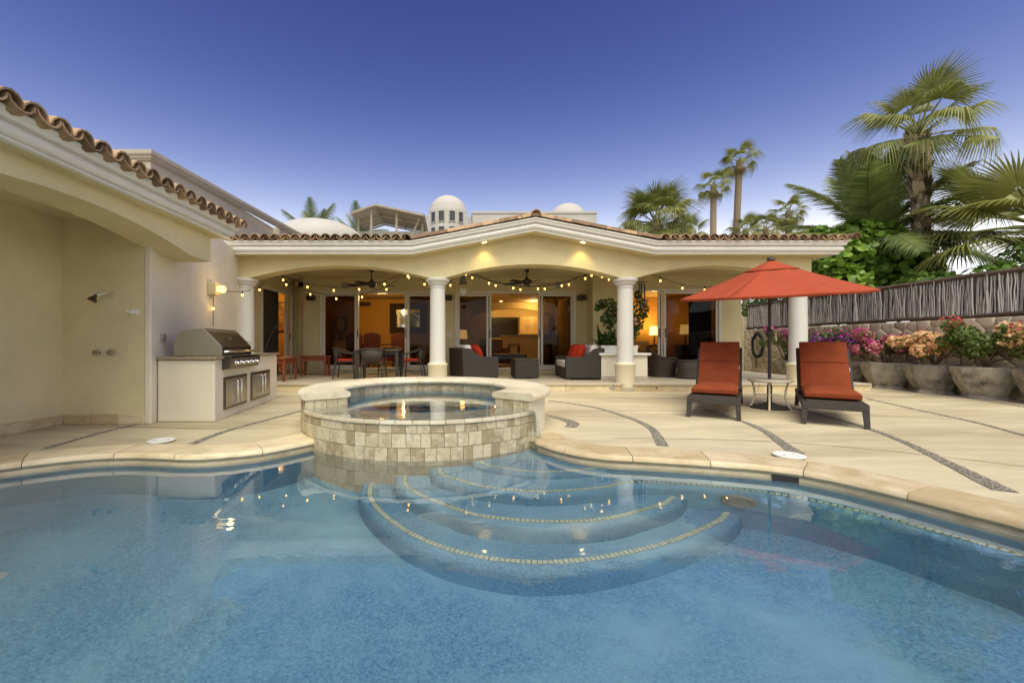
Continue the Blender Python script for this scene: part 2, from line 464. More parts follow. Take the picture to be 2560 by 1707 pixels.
def point(name, loc, power, col, size, parent, world=True):
    d = bpy.data.lights.new(name, 'POINT'); d.energy = power; d.color = col; d.shadow_soft_size = size
    o = bpy.data.objects.new(name, d); COL.objects.link(o)
    o.parent = parent
    p = Vector(loc)
    if world and parent is not None:
        r = parent
        while r is not None: p -= Vector(r.location); r = r.parent
    o.location = p
    return o
WARM = (1.0, .66, .26)
# ================================================================== GROUND, POOL, DECK
ZW = -0.09                      # pool water level; the deck top is z = 0
ZF = -1.04                      # pool floor
POOL = [(.70,4.50),(.76,4.29),(.95,3.98),(1.22,3.78),(1.64,3.68),(2.13,3.55),(2.53,3.40),(2.75,3.20),(2.88,2.98),(2.97,2.78),(3.05,2.57),
        (3.13,2.35),(3.22,1.9),(3.30,1.2),(3.32,0.2),(3.15,-1.2),(2.6,-2.6),(1.5,-3.7),(0,-4.1),(-1.5,-3.7),(-2.6,-2.6),(-3.1,-1.2),
        (-3.2,.2),(-3.22,1.4),(-3.3,2.1),(-3.55,2.55),(-3.95,2.85),(-4.12,3.1),(-4.05,3.32),(-3.85,3.47),(-3.65,3.63),(-3.40,3.77),(-3.06,3.83),(-2.79,3.81),(-2.50,3.77),
        (-2.25,3.81),(-1.93,3.97),(-1.66,4.27),(-1.3,4.75),(-.5,4.95),(.4,4.78)]
loop = spline([(x,y,0) for x,y in POOL], 8, True)
NL = len(loop)
# outward normals (pool outline runs clockwise or counter-clockwise: test the area)
area = sum(loop[i].x*loop[(i+1)%NL].y-loop[(i+1)%NL].x*loop[i].y for i in range(NL))
nrm = []
for i in range(NL):
    t = (loop[(i+1)%NL]-loop[i-1]).normalized()
    nn = Vector((t.y,-t.x,0))
    nrm.append(nn if area > 0 else -nn)
def offs(d): return [loop[i]+nrm[i]*d for i in range(NL)]
SPA = Vector((-.5,5.42,0)); SR = 1.52

def sheet_with_hole(mb, outer, hole, z):
    pts = [Vector((x,y,0)) for x,y in outer] + [Vector((p[0],p[1],0)) for p in hole]
    tris = tessellate_polygon([[Vector((x,y,0)) for x,y in outer], [Vector((p[0],p[1],0)) for p in hole]])
    mb.add([(p.x,p.y,z) for p in pts], tris)

DX0, DX1, DY0, DY1 = -7.0, 10.35, -9.0, 16.0
m = MB(); sheet_with_hole(m, [(-400,-300),(400,-300),(400,600),(-400,600)], [(DX0+.3,DY0+.3),(DX1-.1,DY0+.3),(DX1-.1,DY1-.3),(DX0+.3,DY1-.3)], -.03)
g = m.build('ground', 'ground_soil', kind='structure')
m = MB(); sheet_with_hole(m, [(DX0,DY0),(DX1,DY0),(DX1,DY1),(DX0,DY1)], offs(.18), 0.0)
deck = m.build('pool_deck', 'concrete', kind='structure')

# coping stones round the pool, none under the spa
coping = bpy.data.objects.new('pool_coping', None); COL.objects.link(coping); coping['kind'] = 'structure'
inn, out = offs(-.03), offs(.36)
acc = 0.0; start = 0; cuts = [0]
for i in range(1, NL):
    acc += (loop[i]-loop[i-1]).length
    if acc > random.uniform(.52,.70): cuts.append(i); acc = 0
cuts.append(NL)
for a, b in zip(cuts[:-1], cuts[1:]):
    mid = loop[(a+b)//2 % NL]
    if (mid-SPA).length < SR-.12: continue
    idx = list(range(a, b+1))
    prof = [(0.0,-.060),(-.018,-.050),(-.028,-.030),(-.022,-.006),(-.004,.010),(.30,.014),(.345,.012),(.352,-.060)]
    v, fs = [], []
    K = len(prof)
    for j, i in enumerate(idx):
        p, q = loop[i % NL], nrm[i % NL]
        tt = Vector((-q.y,q.x,0)); e = 0.0
        if j == 0: e = .003
        if j == len(idx)-1: e = -.003
        nxt = (loop[(i+1) % NL]-loop[i-1]).normalized()
        for d, hz in prof:
            w = p + q*d + nxt*e
            v.append((w.x,w.y,hz))
    for j in range(len(idx)-1):
        for k in range(K):
            k2 = (k+1) % K
            fs.append((j*K+k,(j+1)*K+k,(j+1)*K+k2,j*K+k2))
    fs.append(tuple(range(K))); fs.append(tuple((len(idx)-1)*K+k for k in range(K))[::-1])
    mm = MB(); mm.add(v, fs); mm.build('coping_stone', 'travertine', coping, smooth=40)

# the shell: walls and floor
pool = bpy.data.objects.new('pool_shell', None); COL.objects.link(pool); pool['kind'] = 'structure'
m = MB(); w = offs(0.0)
m.add([(p.x,p.y,-.02) for p in w]+[(p.x,p.y,ZF-.02) for p in w], [(i,(i+1)%NL,(i+1)%NL+NL,i+NL) for i in range(NL)])
m.build('pool_wall', 'plaster_blue', pool, smooth=50)
m = MB()
m.prism([(p.x,p.y) for p in offs(.05)][::2], ZF-.1, ZF)
m.build('pool_floor', 'plaster_blue', pool)
# a band of stone tile at the water line
m = MB(); w1, w2 = offs(-.004), offs(-.004)
m.add([(p.x,p.y,-.055) for p in w1]+[(p.x,p.y,-.16) for p in w2], [(i,(i+1)%NL,(i+1)%NL+NL,i+NL) for i in range(NL)])
m.build('waterline_band', 'travertine', pool, smooth=50)

# crescent steps and the bench along the right side
S1 = [(.02,4.6),(.06,3.98),(.23,3.78),(.595,3.62),(1.025,3.66),(1.385,3.83),(1.7,4.2)]
S2 = [(-.42,4.5),(-.31,3.75),(-.11,3.54),(.10,3.37),(.57,3.25),(1.07,3.32),(1.36,3.44),(1.47,3.455),(1.60,3.435),(1.86,3.38),(2.38,3.16),(2.70,2.81),(2.88,2.47),(2.98,2.24),(3.03,1.7),(3.05,1.0),(3.05,.2),(3.3,-.4)]
S3 = [(-.72,4.4),(-.63,3.72),(-.53,3.52),(-.38,3.35),(-.13,3.14),(.09,3.01),(.545,2.91),(1.005,2.94),(1.38,3.09),(1.68,3.27),(2.0,3.7)]
S4 = [(-1.02,4.5),(-.955,3.75),(-.765,3.34),(-.43,2.96),(-.06,2.73),(.355,2.62),(.765,2.63),(1.225,2.74),(1.67,2.93),(2.085,3.20),(2.35,3.6)]
def step(curve, zt, back, name):
    c = spline([(x,y,0) for x,y in curve], 10)
    poly = [(p.x,p.y) for p in c] + back
    # rounded nosing: the top is set in a little from the riser
    nn = []
    for i in range(len(c)):
        t = (c[min(i+1,len(c)-1)]-c[max(i-1,0)]).normalized(); nn.append(Vector((t.y,-t.x,0)))
    mm = MB()
    rows = [(0,ZF-.02),(0,zt-.085),(-.006,zt-.055),(-.020,zt-.028),(-.043,zt-.008),(-.07,zt)]
    k = len(c)
    for d, z in rows:
        mm.v += [(p.x+n.x*d, p.y+n.y*d, z) for p, n in zip(c, nn)]
    for r in range(len(rows)-1):
        mm.f += [(r*k+i, r*k+i+1, (r+1)*k+i+1, (r+1)*k+i) for i in range(k-1)]
    top = [Vector((p.x+n.x*-.07, p.y+n.y*-.07, 0)) for p, n in zip(c, nn)] + [Vector((x,y,0)) for x,y in back]
    o = len(mm.v); mm.v += [(p.x,p.y,zt) for p in top]
    mm.f += [tuple(i+o for i in t) for t in tessellate_polygon([top])]
    ob = mm.build(name, 'plaster_blue', pool, smooth=50)
    # line of small mosaic tiles along the nosing
    tr = MB(); L = 0; pos = 0.0
    step_len = .037
    for i in range(k-1):
        a, b = c[i], c[i+1]; seg = (b-a).length; t = (b-a).normalized(); n = nn[i]
        while pos < L+seg:
            p = a + t*(pos-L)
            if (p-SPA).length > SR-.05:
                q0 = p + n*-.074; q1 = p + n*-.114
                h = .0145
                z = zt + .004
                tr.add([(q0.x-t.x*h,q0.y-t.y*h,z),(q0.x+t.x*h,q0.y+t.y*h,z),(q1.x+t.x*h,q1.y+t.y*h,z),(q1.x-t.x*h,q1.y-t.y*h,z),
                        (q0.x-t.x*h,q0.y-t.y*h,z-.006),(q0.x+t.x*h,q0.y+t.y*h,z-.006),(q1.x+t.x*h,q1.y+t.y*h,z-.006),(q1.x-t.x*h,q1.y-t.y*h,z-.006)],
                       [(0,1,2,3),(0,4,5,1),(2,6,7,3)])
            pos += step_len
        L += seg
    tr.build('mosaic_trim', 'mosaic', ob, kind='stuff')
    gb = MB()
    for i in range(k): 
        for d in (-.071,-.117): gb.v.append((c[i].x+nn[i].x*d, c[i].y+nn[i].y*d, zt+.0015))
    gb.f = [(2*i,2*i+1,2*i+3,2*i+2) for i in range(k-1)]
    gb.build('mosaic_grout', 'mosaic_grout', ob)
    return ob
step(S1, -.20, [(1.2,4.9),(.2,4.9)], 'pool_step')
step(S2, -.32, [(4.2,-.4),(4.2,3.6),(2.6,4.6),(1.0,5.0),(-.2,5.0)], 'pool_step')
step(S3, -.53, [(1.6,4.6),(0,5.0),(-.5,5.0)], 'pool_step')
step(S4, -.77, [(1.8,4.6),(0,5.0),(-.7,5.0)], 'pool_step')
# round light niche in the bench riser
m = MB()
m.lathe([(.001,.012),(.075,.012),(.08,.02),(.11,.022),(.12,.012),(.12,-.02)], 28, m=T(2.12,3.265,-.50) @ Euler((R(90),0,R(-24))).to_matrix().to_4x4())
m.build('pool_light', 'plastic_grey', pool, smooth=40)
# skimmer mouth under the coping
m = MB(); m.box(-.13,.13,-.012,.03,-.135,-.058, T(2.60,3.352,0,rz=-28)); m.build('skimmer_mouth', 'black_plastic', pool)
# floor inlet seen at the left edge and a drain
m = MB(); m.lathe([(.001,.012),(.03,.012),(.045,.004),(.045,0)], 16, (-2.90,2.60,ZF)); m.build('floor_inlet', 'inlet_grey', pool, smooth=40)
# water
m = MB(); wt = [(p.x,p.y) for p in offs(.003)]
tt = tessellate_polygon([[Vector((x,y,0)) for x,y in wt]])
m.add([(x,y,ZW) for x,y in wt], tt)
wo = m.build('pool_water', 'pool_water', kind='structure')
if wo.data.polygons[0].normal.z < 0: wo.data.flip_normals()

# pebble bands across the deck: (x, y, half width)
BANDS = [[(-4.02,4.02,.045),(-4.09,4.53,.04),(-4.11,4.95,.035),(-4.05,5.42,.03)],
         [(-2.74,4.16,.075),(-2.75,4.83,.06),(-2.61,5.58,.05),(-2.46,6.3,.04),(-2.25,7.3,.03)],
         [(1.93,4.12,.10),(2.09,4.6,.085),(2.21,5.08,.075),(2.2,5.75,.06),(2.0,6.66,.045),(1.46,7.43,.035)],
         [(3.03,3.84,.11),(3.17,4.2,.09),(3.43,4.83,.07),(3.58,5.49,.05),(3.65,6.4,.035)],
         [(3.66,2.85,.11),(3.80,3.1,.105),(4.07,3.57,.08),(4.47,4.29,.06),(4.80,5.08,.055),(4.97,5.78,.045),(5.07,6.44,.04),(5.1,7.4,.03)],
         [(5.5,3.5,.05),(6.11,4.6,.05),(6.52,5.42,.04),(6.87,6.44,.035),(7.36,7.73,.03)],
         [(7.6,4.6,.05),(8.45,5.9,.04),(9.0,7.0,.03),(9.5,8.4,.025)],
         [(1.25,5.05,.12),(1.35,5.3,.13),(1.28,5.6,.10),(1.15,5.9,.03)]]
for bd in BANDS:
    c = spline([(a_,b_,w_*.56) for a_,b_,w_ in bd], 10)
    mm = MB(); k = len(c); pb = MB()
    for i, p in enumerate(c):
        t = (c[min(i+1,k-1)]-c[max(i-1,0)]); t.z = 0; t.normalize(); n = Vector((t.y,-t.x,0))
        for s in (-1,1): mm.v.append((p.x+n.x*s*p.z, p.y+n.y*s*p.z, .004))
        if i < k-1:
            mm.f.append((2*i,2*i+1,2*i+3,2*i+2))
            seg = math.hypot(c[i+1].x-p.x, c[i+1].y-p.y)
            for _ in range(int(seg*2*p.z/.00075)):
                u, s = random.random(), random.uniform(-.92,.92)
                x = p.x+(c[i+1].x-p.x)*u+n.x*s*p.z; y = p.y+(c[i+1].y-p.y)*u+n.y*s*p.z
                r = random.uniform(.010,.018); a = random.uniform(0,6.28)
                ca, sa = math.cos(a), math.sin(a)
                vv = [(r*1.3*ca,r*1.3*sa,0),(-r*sa*.8,r*ca*.8,0),(-r*1.3*ca,-r*1.3*sa,0),(r*sa*.8,-r*ca*.8,0)]
                pb.add([(x+q[0],y+q[1],.003) for q in vv]+[(x+q[0]*.5,y+q[1]*.5,.010) for q in vv],
                       [(4,5,6,7),(0,1,5,4),(1,2,6,5),(2,3,7,6),(3,0,4,7)])
    bo = mm.build('pebble_band', 'band_base', deck)
    pb.build('pebbles', 'pebble', bo, kind='stuff')

# scored joints in the concrete
for jn in ([(1.55,4.45),(2.4,4.42),(3.3,4.25),(4.2,3.75),(4.9,3.0),(5.4,2.0)],[(-2.2,5.0),(-3.0,4.95),(-4.0,5.05),(-5.0,4.9)],[(1.2,6.2),(2.6,6.3),(4.4,6.2),(6.2,5.7),(8.5,4.6)],[(1.0,7.9),(3.0,7.75),(5.5,7.6),(9.1,7.3)],[(-3.3,7.6),(-2.2,7.4),(-1.2,7.5)]):
    c = spline([(a_,b_,0) for a_,b_ in jn], 12); mm = MB(); k = len(c)
    for i, p in enumerate(c):
        t = (c[min(i+1,k-1)]-c[max(i-1,0)]).normalized(); w_ = .004+.003*math.sin(i*.7)**2
        for s_ in (-1,1): mm.v.append((p.x+t.y*s_*w_, p.y-t.x*s_*w_, .0025))
    mm.f = [(2*i,2*i+1,2*i+3,2*i+2) for i in range(k-1)]
    mm.build('scored_joint', 'joint_dark', deck)

for (x, y, lab, z) in [(-3.12,4.30,'round white skimmer lid in the left deck near the grill island',.016), (2.86,3.72,'round white skimmer lid in the coping in front of the loungers',.019)]:
    r = thing('skimmer_lid', lab, 'lid', (x,y,z), 20, 'skimmer lids in the pool edge')
    m = MB(); m.lathe([(.122,-.004),(.122,.003),(.113,.007),(.104,.005),(.001,.005)], 32); m.build('cover', 'plastic_white', r, smooth=40)
    for s in (-1,1):
        m = MB(); m.lathe([(.010,.005),(.010,.0075),(.001,.0075)], 10, (s*.06,0,0)); m.build('finger_hole', 'plastic_grey', r)

# ================================================================== SPA
spa = thing('round_spa', 'round raised spa clad in travertine tiles with a curved stone cap, beside the pool', 'spa', (SPA.x,SPA.y,0))
def arc_block(r0, r1, a0, a1, z0, z1, n=6):
    mm = MB(); v, fs = [], []
    for i in range(n+1):
        a = R(a0+(a1-a0)*i/n); ca, sa = math.cos(a), math.sin(a)
        v += [(r0*ca,r0*sa,z0),(r1*ca,r1*sa,z0),(r1*ca,r1*sa,z1),(r0*ca,r0*sa,z1)]
    for i in range(n):
        for k in range(4): fs.append((i*4+k,(i+1)*4+k,(i+1)*4+(k+1)%4,i*4+(k+1)%4))
    fs += [(0,1,2,3),(n*4+3,n*4+2,n*4+1,n*4)]
    return mm.add(v, fs)
A0, A1 = -37.5, 214.5            # the tall part of the ring runs from A0 round the back to A1; between lies the weir
# core of the wall: low weir all round, tall part behind
arc_block(1.10,1.485,0,360,ZF,.262,72).build('weir_wall', 'grout', spa, smooth=40)
arc_block(1.095,1.492,A0+.6,A1-.6,.0,.392,64).build('back_wall', 'stucco_pale', spa, smooth=30)
# cap stones with a bullnose
ncap = 9
for k in range(ncap):
    a0, a1 = A0-.6+(A1-A0+1.2)*k/ncap, A0-.6+(A1-A0+1.2)*(k+1)/ncap
    rs = [(1.045,.388),(1.018,.402),(1.010,.425),(1.020,.450),(1.045,.464),(1.52,.466),(1.548,.455),(1.562,.430),(1.555,.402),(1.525,.388)]
    mm = MB(); nseg = 8; K = len(rs)
    for i in range(nseg+1):
        a = a0+(a1-a0)*i/nseg
        if i == 0 and k: a += .09
        if i == nseg and k < ncap-1: a -= .09
        for r, z in rs: mm.v.append((r*math.cos(R(a)), r*math.sin(R(a)), z))
    for i in range(nseg):
        for j in range(K):
            j2 = (j+1) % K
            mm.f.append((i*K+j,(i+1)*K+j,(i+1)*K+j2,i*K+j2))
    mm.f += [tuple(range(K)), tuple(nseg*K+j for j in range(K))[::-1]]
    mm.build('cap_stone', 'cap_stone', spa, smooth=45)
# outer tiles on the pool side, up to the lip
rows = [(-.235,-.105),(-.10,.030),(.035,.165),(.17,.245)]
for ri, (z0, z1) in enumerate(rows):
    a = A1-1.0 - (2.2 if ri % 2 else 0)
    while a < 360+A0+.4:
        a1 = min(a+random.choice([4.1,4.7,4.9,5.2,3.6,4.9]), 360+A0+.5)
        if a1-a > 1.2:
            d = random.uniform(-.002,.003)
            arc_block(1.48,1.515+d,a+.09,a1-.09,z0,z1,2).build('tile', 'spa_tile', spa)
        a = a1
# tall tiled strips beside the weir
for a0, a1 in ((A1-15.2,A1-10.2),(A1-10.2,A1-5.6),(A1-5.6,A1-1.0)):
    for z0, z1 in ((-.235,-.105),(-.10,.030),(.035,.165),(.17,.285),(.29,.386)):
        arc_block(1.48,1.518+random.uniform(-.002,.003),a0+.08,a1-.08,z0,z1,2).build('tile', 'spa_tile', spa)
# trim row at the lip of the weir
a = A1+.2
while a < 360+A0-.2:
    a1 = min(a+random.choice([5.5,6.2,7.0]), 360+A0-.1)
    arc_block(1.10,1.53,a+.07,a1-.07,.25,.286,2).build('weir_tile', 'cap_stone', spa, bevel=.005)
    a = a1
# tiles on the two cut faces and round the inside of the ring
for ang_, sg in ((A1,1),(A0,-1)):
    for r0, r1 in ((1.045,1.16),(1.163,1.285),(1.288,1.41),(1.413,1.512)):
        zb = ((.10,.195),(.198,.29),(.293,.386)) if r0 > 1.4 else ((.288,.386),)
        for z0, z1 in zb:
            m = MB(); m.box(r0+.002,r1-.002,-.014*(1 if sg > 0 else -1)-.014,-.014*(1 if sg > 0 else -1)+.014,z0,z1,T(0,0,0,rz=ang_)); m.build('tile', 'spa_tile', spa)
a = A0+.5
while a < A1-1:
    a1 = min(a+random.choice([8.0,9.0,10.5]), A1-.5)
    arc_block(1.075,1.10,a+.12,a1-.12,.16,.39,2).build('tile', 'spa_tile', spa)
    a = a1
arc_block(.02,1.12,0,360,-.45,-.35,48).build('spa_floor', 'plaster_blue', spa)
arc_block(1.06,1.105,0,360,-.4,.16,48).build('spa_lining', 'plaster_blue', spa, smooth=40)
arc_block(.75,1.08,0,360,-.4,.02,48).build('spa_bench', 'plaster_blue', spa, smooth=40)
# water: filled to the lip, a thin film over the weir
pts = []
for i in range(48):
    a = R(A0+(A1-A0)*i/47); pts.append((1.085*math.cos(a),1.085*math.sin(a)))
for i in range(33):
    a = R(A1+(360+A0-A1)*i/32); pts.append((1.528*math.cos(a),1.528*math.sin(a)))
m = MB(); m.add([(x,y,.295) for x,y in pts], tessellate_polygon([[Vector((x,y,0)) for x,y in pts]]))
so = m.build('spa_water', 'spa_water', spa)
if so.data.polygons[0].normal.z < 0: so.data.flip_normals()
# thin stream spilling over the right end of the weir
m = MB(); k = 14
for i in range(k+1):
    f = i/k; r = 1.525+.11*math.sqrt(f); z = .297-.385*f*f-.002*f
    for j in range(4):
        a = R(317.2+1.5*j + f*(.3+.4*j)) ; m.v.append(((r+random.uniform(-.004,.004))*math.cos(a),(r+random.uniform(-.004,.004))*math.sin(a),z))
for i in range(k):
    for j in range(3): m.f.append((i*4+j,i*4+j+1,(i+1)*4+j+1,(i+1)*4+j))
m.build('spill_stream', 'spa_water', spa, smooth=0)
# ================================================================== PORCH AND HOUSE
BY0, BY1 = 8.85, 9.22            # arcade beam front and back
ZP = .17                         # porch floor
# raised porch floor, slabs with a nosing
porch = bpy.data.objects.new('porch_floor', None); COL.objects.link(porch); porch['kind'] = 'structure'
m = MB(); m.box(-5.3,8.6,8.90,14.0,-.02,.13); m.build('plinth', 'porch_stone', porch)
x = -5.05; k = 0
while x < 8.5:
    x1 = min(x+1.02, 8.55)
    m = MB(); m.box(x+.003,x1-.003,8.84,9.60,.130,ZP); m.build('nosing_slab', 'porch_stone', porch, bevel=.012, seg=3)
    m = MB(); m.box(x+.003,x1-.003,8.868,8.90,.004,.128); m.build('riser_slab', 'travertine', porch)
    x = x1; k += 1
yy = 9.604; r = 0
while yy < 13.9:
    x = -5.05 - (.3 if r % 2 else 0)
    while x < 8.5:
        x1 = min(x+.9, 8.55)
        if x1-x > .05:
            m = MB(); m.box(max(x,-5.05)+.002,x1-.002,yy,yy+.596,.130,ZP); m.build('floor_slab', 'porch_stone', porch)
        x = x1
    yy += .6; r += 1
m = MB(); m.box(3.03,3.14,8.860,8.872,.045,.095); m.build('step_vent', 'plastic_grey', porch)
m = MB(); m.lathe([(.018,0),(.018,.01),(.001,.01)], 10, m=T(4.02,8.868,.075,rx=90)); m.build('step_vent', 'black_plastic', porch)

house = thing('villa_house', 'cream stucco villa with three arches on white columns under a low gable', 'house', (1.2,8.85,0))
# ---- arcade wall with three arches
COLX = [-4.73,-.61,3.42,7.14]
def arch(x0, x1, zs, za, n=20):
    c = (x0+x1)/2; hw = (x1-x0)/2; rise = za-zs
    rad = (hw*hw+rise*rise)/(2*rise); zc = za-rad
    return [(c-hw+2*hw*i/n, zc+math.sqrt(max(0,rad*rad-(-hw+2*hw*i/n)**2))) for i in range(n+1)]
low = [(-4.95,2.40)]
for (x0, x1, za) in ((-4.53,-.80,2.65),(-.42,3.23,2.68),(3.61,6.95,2.65)):
    low += arch(x0,x1,2.40,za)
low += [(7.28,2.40)]
top = [(7.28,2.88),(3.85,2.88),(1.40,3.34),(-1.10,2.88),(-4.95,2.88)]
m = MB(); m.prism_xz(low+top, BY0, BY1); m.build('arcade_wall', 'stucco_cream', house, world=True, smooth=30)
# ---- columns
for i, cx in enumerate(COLX):
    z0 = 0.0
    c = MB(); c.lathe([(.165,.60),(.185,.585),(.172,.62),(.170,.66),(.165,1.4),(.158,2.19),(.172,2.20),(.172,2.215),(.158,2.225),(.158,2.245)], 40, (cx,9.03,0))
    col = c.build('column', 'column_white', house, world=True, smooth=40)
    c = MB(); c.lathe([(.158,2.243),(.165,2.25),(.20,2.275),(.212,2.30),(.212,2.315),(.225,2.32),(.25,2.335),(.258,2.355),(.258,2.385),(.245,2.40),(.05,2.402)], 40, (cx,9.03,0))
    c.build('capital', 'column_white', col, world=True, smooth=35)
    c = MB(); c.lathe([(.20,.17),(.205,.53),(.215,.545),(.215,.575),(.205,.588),(.168,.60),(.05,.60)], 40, (cx,9.03,0))
    c.build('pedestal', 'stone_base', col, world=True, smooth=35)
    c = MB(); c.lathe([(.195,.09),(.195,.20)], 40, (cx,9.02,0)); c.build('pedestal_foot', 'stone_base', col, world=True, smooth=35)
    c = MB(); c.lathe([(.20+(.004 if k % 2 else 0), z) for k, z in enumerate((.0,.09))], 40, (cx,9.02,0)); 
    for k in range(18):
        a = R(200+k*8); c.box(-.012,.012,-.008,.008,.005,.088, T(cx+.203*math.cos(a),9.02+.203*math.sin(a),0,rz=math.degrees(a)+90))
    c.build('fluted_foot', 'porch_stone', col, world=True)
# ---- cornice with gable break, soffit
CP = [(.24,0),(.315,0),(.318,.016),(.300,.020),(.302,.032),(.322,.040),(.345,.055),(.360,.078),(.366,.100),(.360,.122),(.346,.140),(.335,.146),(.335,.158),
      (.385,.162),(.392,.168),(.395,.190),(.405,.212),(.425,.224),(.425,.245),(.24,.245)]
path = [(-4.93,BY0,2.83),(-1.10,BY0,2.83),(1.40,BY0,3.30),(3.85,BY0,2.83),(7.28,BY0,2.83),(7.28,13.2,2.83)]
m = MB(); m.sweep(CP, path); m.build('cornice', 'trim_white', house, world=True, smooth=32)
m = MB(); m.sweep([(-.02,.004),(.238,.004),(.238,.24),(-.02,.24)], path); m.build('soffit', 'stucco_cream', house, world=True)
# recessed soffit lights
for lx, lz in ((.38,3.105),(2.41,3.105)):
    s = 1 if lx < 1.4 else -1
    m = MB(); m.lathe([(.001,0),(.052,0),(.055,-.004),(.075,-.006),(.08,0)], 20, m=T(lx,8.66,lz-.006,ry=-10.6*s))
    ring = m.build('recessed_light', 'trim_white', house, world=True, smooth=40)
    m = MB(); m.lathe([(.001,-.008),(.05,-.008)], 20, m=T(lx,8.66,lz-.006,ry=-10.6*s)); m.build('bulb_face', 'downlight', ring, world=True)
    d = bpy.data.lights.new('soffit_spot', 'SPOT'); d.energy = 6; d.color = (1.0,.70,.24); d.spot_size = R(100); d.spot_blend = .8; d.shadow_soft_size = .04
    o = bpy.data.objects.new('soffit_spot', d); COL.objects.link(o); o.parent = ring
    o.location = Vector((lx,8.66,lz-.03))-house.location; o.rotation_euler = (R(12),0,0)
# ---- porch ceiling
m = MB(); m.box(-5.2,7.27,BY1,13.2,2.86,2.94); m.build('porch_ceiling', 'stucco_cream', house, world=True)
# ---- back walls (openings left free), rooms behind
W = MB()
def wall(x0,x1,y0,y1,z0=ZP,z1=2.86): W.box(x0,x1,y0,y1,z0,z1)
YB, YR = 11.9, 11.36
D1 = (-4.11,-.91); D2 = (-.28,3.08); D3 = (4.43,6.87)
ZS, ZT = .305, 2.46
wall(-4.61,D1[0],YB,YB+.22); wall(D1[1],D2[0],YB,YB+.22); wall(D2[1],3.43,YB,YB+.22)
wall(D1[0],D1[1],YB,YB+.22,ZT,2.86); wall(D2[0],D2[1],YB,YB+.22,ZT,2.86)
wall(D1[0],D1[1],YB,YB+.22,ZP,ZS-.03); wall(D2[0],D2[1],YB,YB+.22,ZP,ZS-.03)
wall(3.43,D3[0],YR,YR+.24); wall(D3[1],7.45,YR,YR+.24); wall(D3[0],D3[1],YR,YR+.24,ZT,2.86); wall(D3[0],D3[1],YR,YR+.24,ZP,ZS-.03)
wall(3.43,3.67,YR+.24,YB+.22)
wall(-5.2,-4.61,12.36,12.56); wall(-4.83,-4.61,YB+.22,12.36)
# left side wall with the side door (10.36..12.2)
wall(-5.27,-5.05,8.9,10.36); wall(-5.27,-5.05,12.2,12.36); wall(-5.27,-5.05,10.36,12.2,ZT-.03,2.86)
W.build('back_wall', 'stucco_cream', house, world=True)
# rooms
RM = MB()
RM.box(-4.9,-.7,15.6,15.75,.2,2.9); RM.box(-4.98,-4.85,12.56,15.7,.2,2.9); RM.box(-.72,-.60,12.12,15.7,.2,2.9)
RM.build('dining_room_wall', 'wall_orange', house, world=True)
RM = MB(); RM.box(-.6,4.2,19.6,19.75,.2,3.4); RM.box(3.55,3.66,12.12,16.2,.2,3.4); RM.box(4.1,4.2,16.2,19.7,.2,3.4); RM.box(-1.4,-.60,15.75,19.7,.2,3.4)
RM.build('kitchen_wall', 'wall_cream_in', house, world=True)
RM = MB(); RM.box(3.67,7.45,15.2,15.35,.2,2.9); RM.box(7.33,7.45,11.6,15.2,.2,2.9)
RM.build('bedroom_wall', 'wall_orange', house, world=True)
RM = MB(); RM.box(-6.52,-6.42,9.4,14.1,.2,2.9); RM.box(-6.45,-5.0,14.0,14.12,.2,2.9); RM.box(-5.12,-5.0,12.58,14.0,.2,2.9); RM.box(-6.45,-5.27,9.2,9.35,.2,2.9)
RM.build('side_room_wall', 'wall_orange', house, world=True)
m = MB(); m.box(-6.5,-5.1,9.3,14.0,ZP,ZS-.06); m.box(-4.95,7.4,YB+.22,19.7,ZP,ZS-.05); m.box(3.67,7.4,YR+.24,YB+.22,ZP,ZS-.06); m.build('room_floor', 'floor_in', house, world=True)
m = MB(); m.box(-6.5,-5.1,9.2,14.1,2.72,2.80); m.box(-4.95,-.62,12.12,15.7,2.66,2.8); m.box(-.6,4.2,12.12,19.7,2.66,2.8); m.box(3.67,7.4,YR+.24,15.3,2.7,2.8)
m.build('room_ceiling', 'wall_cream_in', house, world=True)
# bulkhead arch in the kitchen
m = MB(); m.prism_xz(arch(.2,3.55,2.1,2.42,16)+[(3.55,2.66),(.2,2.66)], 16.8, 17.0); m.build('bulkhead', 'wall_cream_in', house, world=True)

def sliding(x0, x1, yw, panels, lab=None):
    """frame plus sliding leaves; panels = (xa, xb, glazed, depth offset)"""
    f = MB()
    for a, b in ((x0-.03,x0+.045),(x1-.045,x1+.03)): f.box(a,b,yw-.03,yw+.14,ZS-.03,ZT+.04)
    f.box(x0+.045,x1-.045,yw-.03,yw+.14,ZT-.03,ZT+.04); f.box(x0+.045,x1-.045,yw-.03,yw+.14,ZS-.03,ZS+.02)
    d = f.build('sliding_door', 'alu_frame', house, world=True, bevel=.004)
    for (a, b, off, hs) in panels:
        y = yw+.01+off
        p = MB(); t = .055
        p.box(a,a+t,y,y+.035,ZS+.022,ZT-.032); p.box(b-t,b,y,y+.035,ZS+.022,ZT-.032)
        p.box(a+t,b-t,y,y+.035,ZT-.10,ZT-.032); p.box(a+t,b-t,y,y+.035,ZS+.022,ZS+.10)
        p.build('leaf_frame', 'alu_frame', d, world=True)
        p = MB(); p.box(a+t,b-t,y+.013,y+.020,ZS+.10,ZT-.10); p.build('pane', 'glass_dark', d, world=True)
        hx = b-.035 if hs > 0 else a+.035
        p = MB(); p.box(hx-.011,hx+.011,y-.018,y,1.18,1.42); p.build('handle', 'frame_dark', d, world=True, bevel=.004)
    return d
X = lambda px: (px-1165)*YB/1050
sliding(*D1, YB, [(-4.065,-3.08,.05,1),(-3.16,-3.04,.0,1),(-1.74,-1.62,0,-1),(-1.66,-.955,.05,-1)])
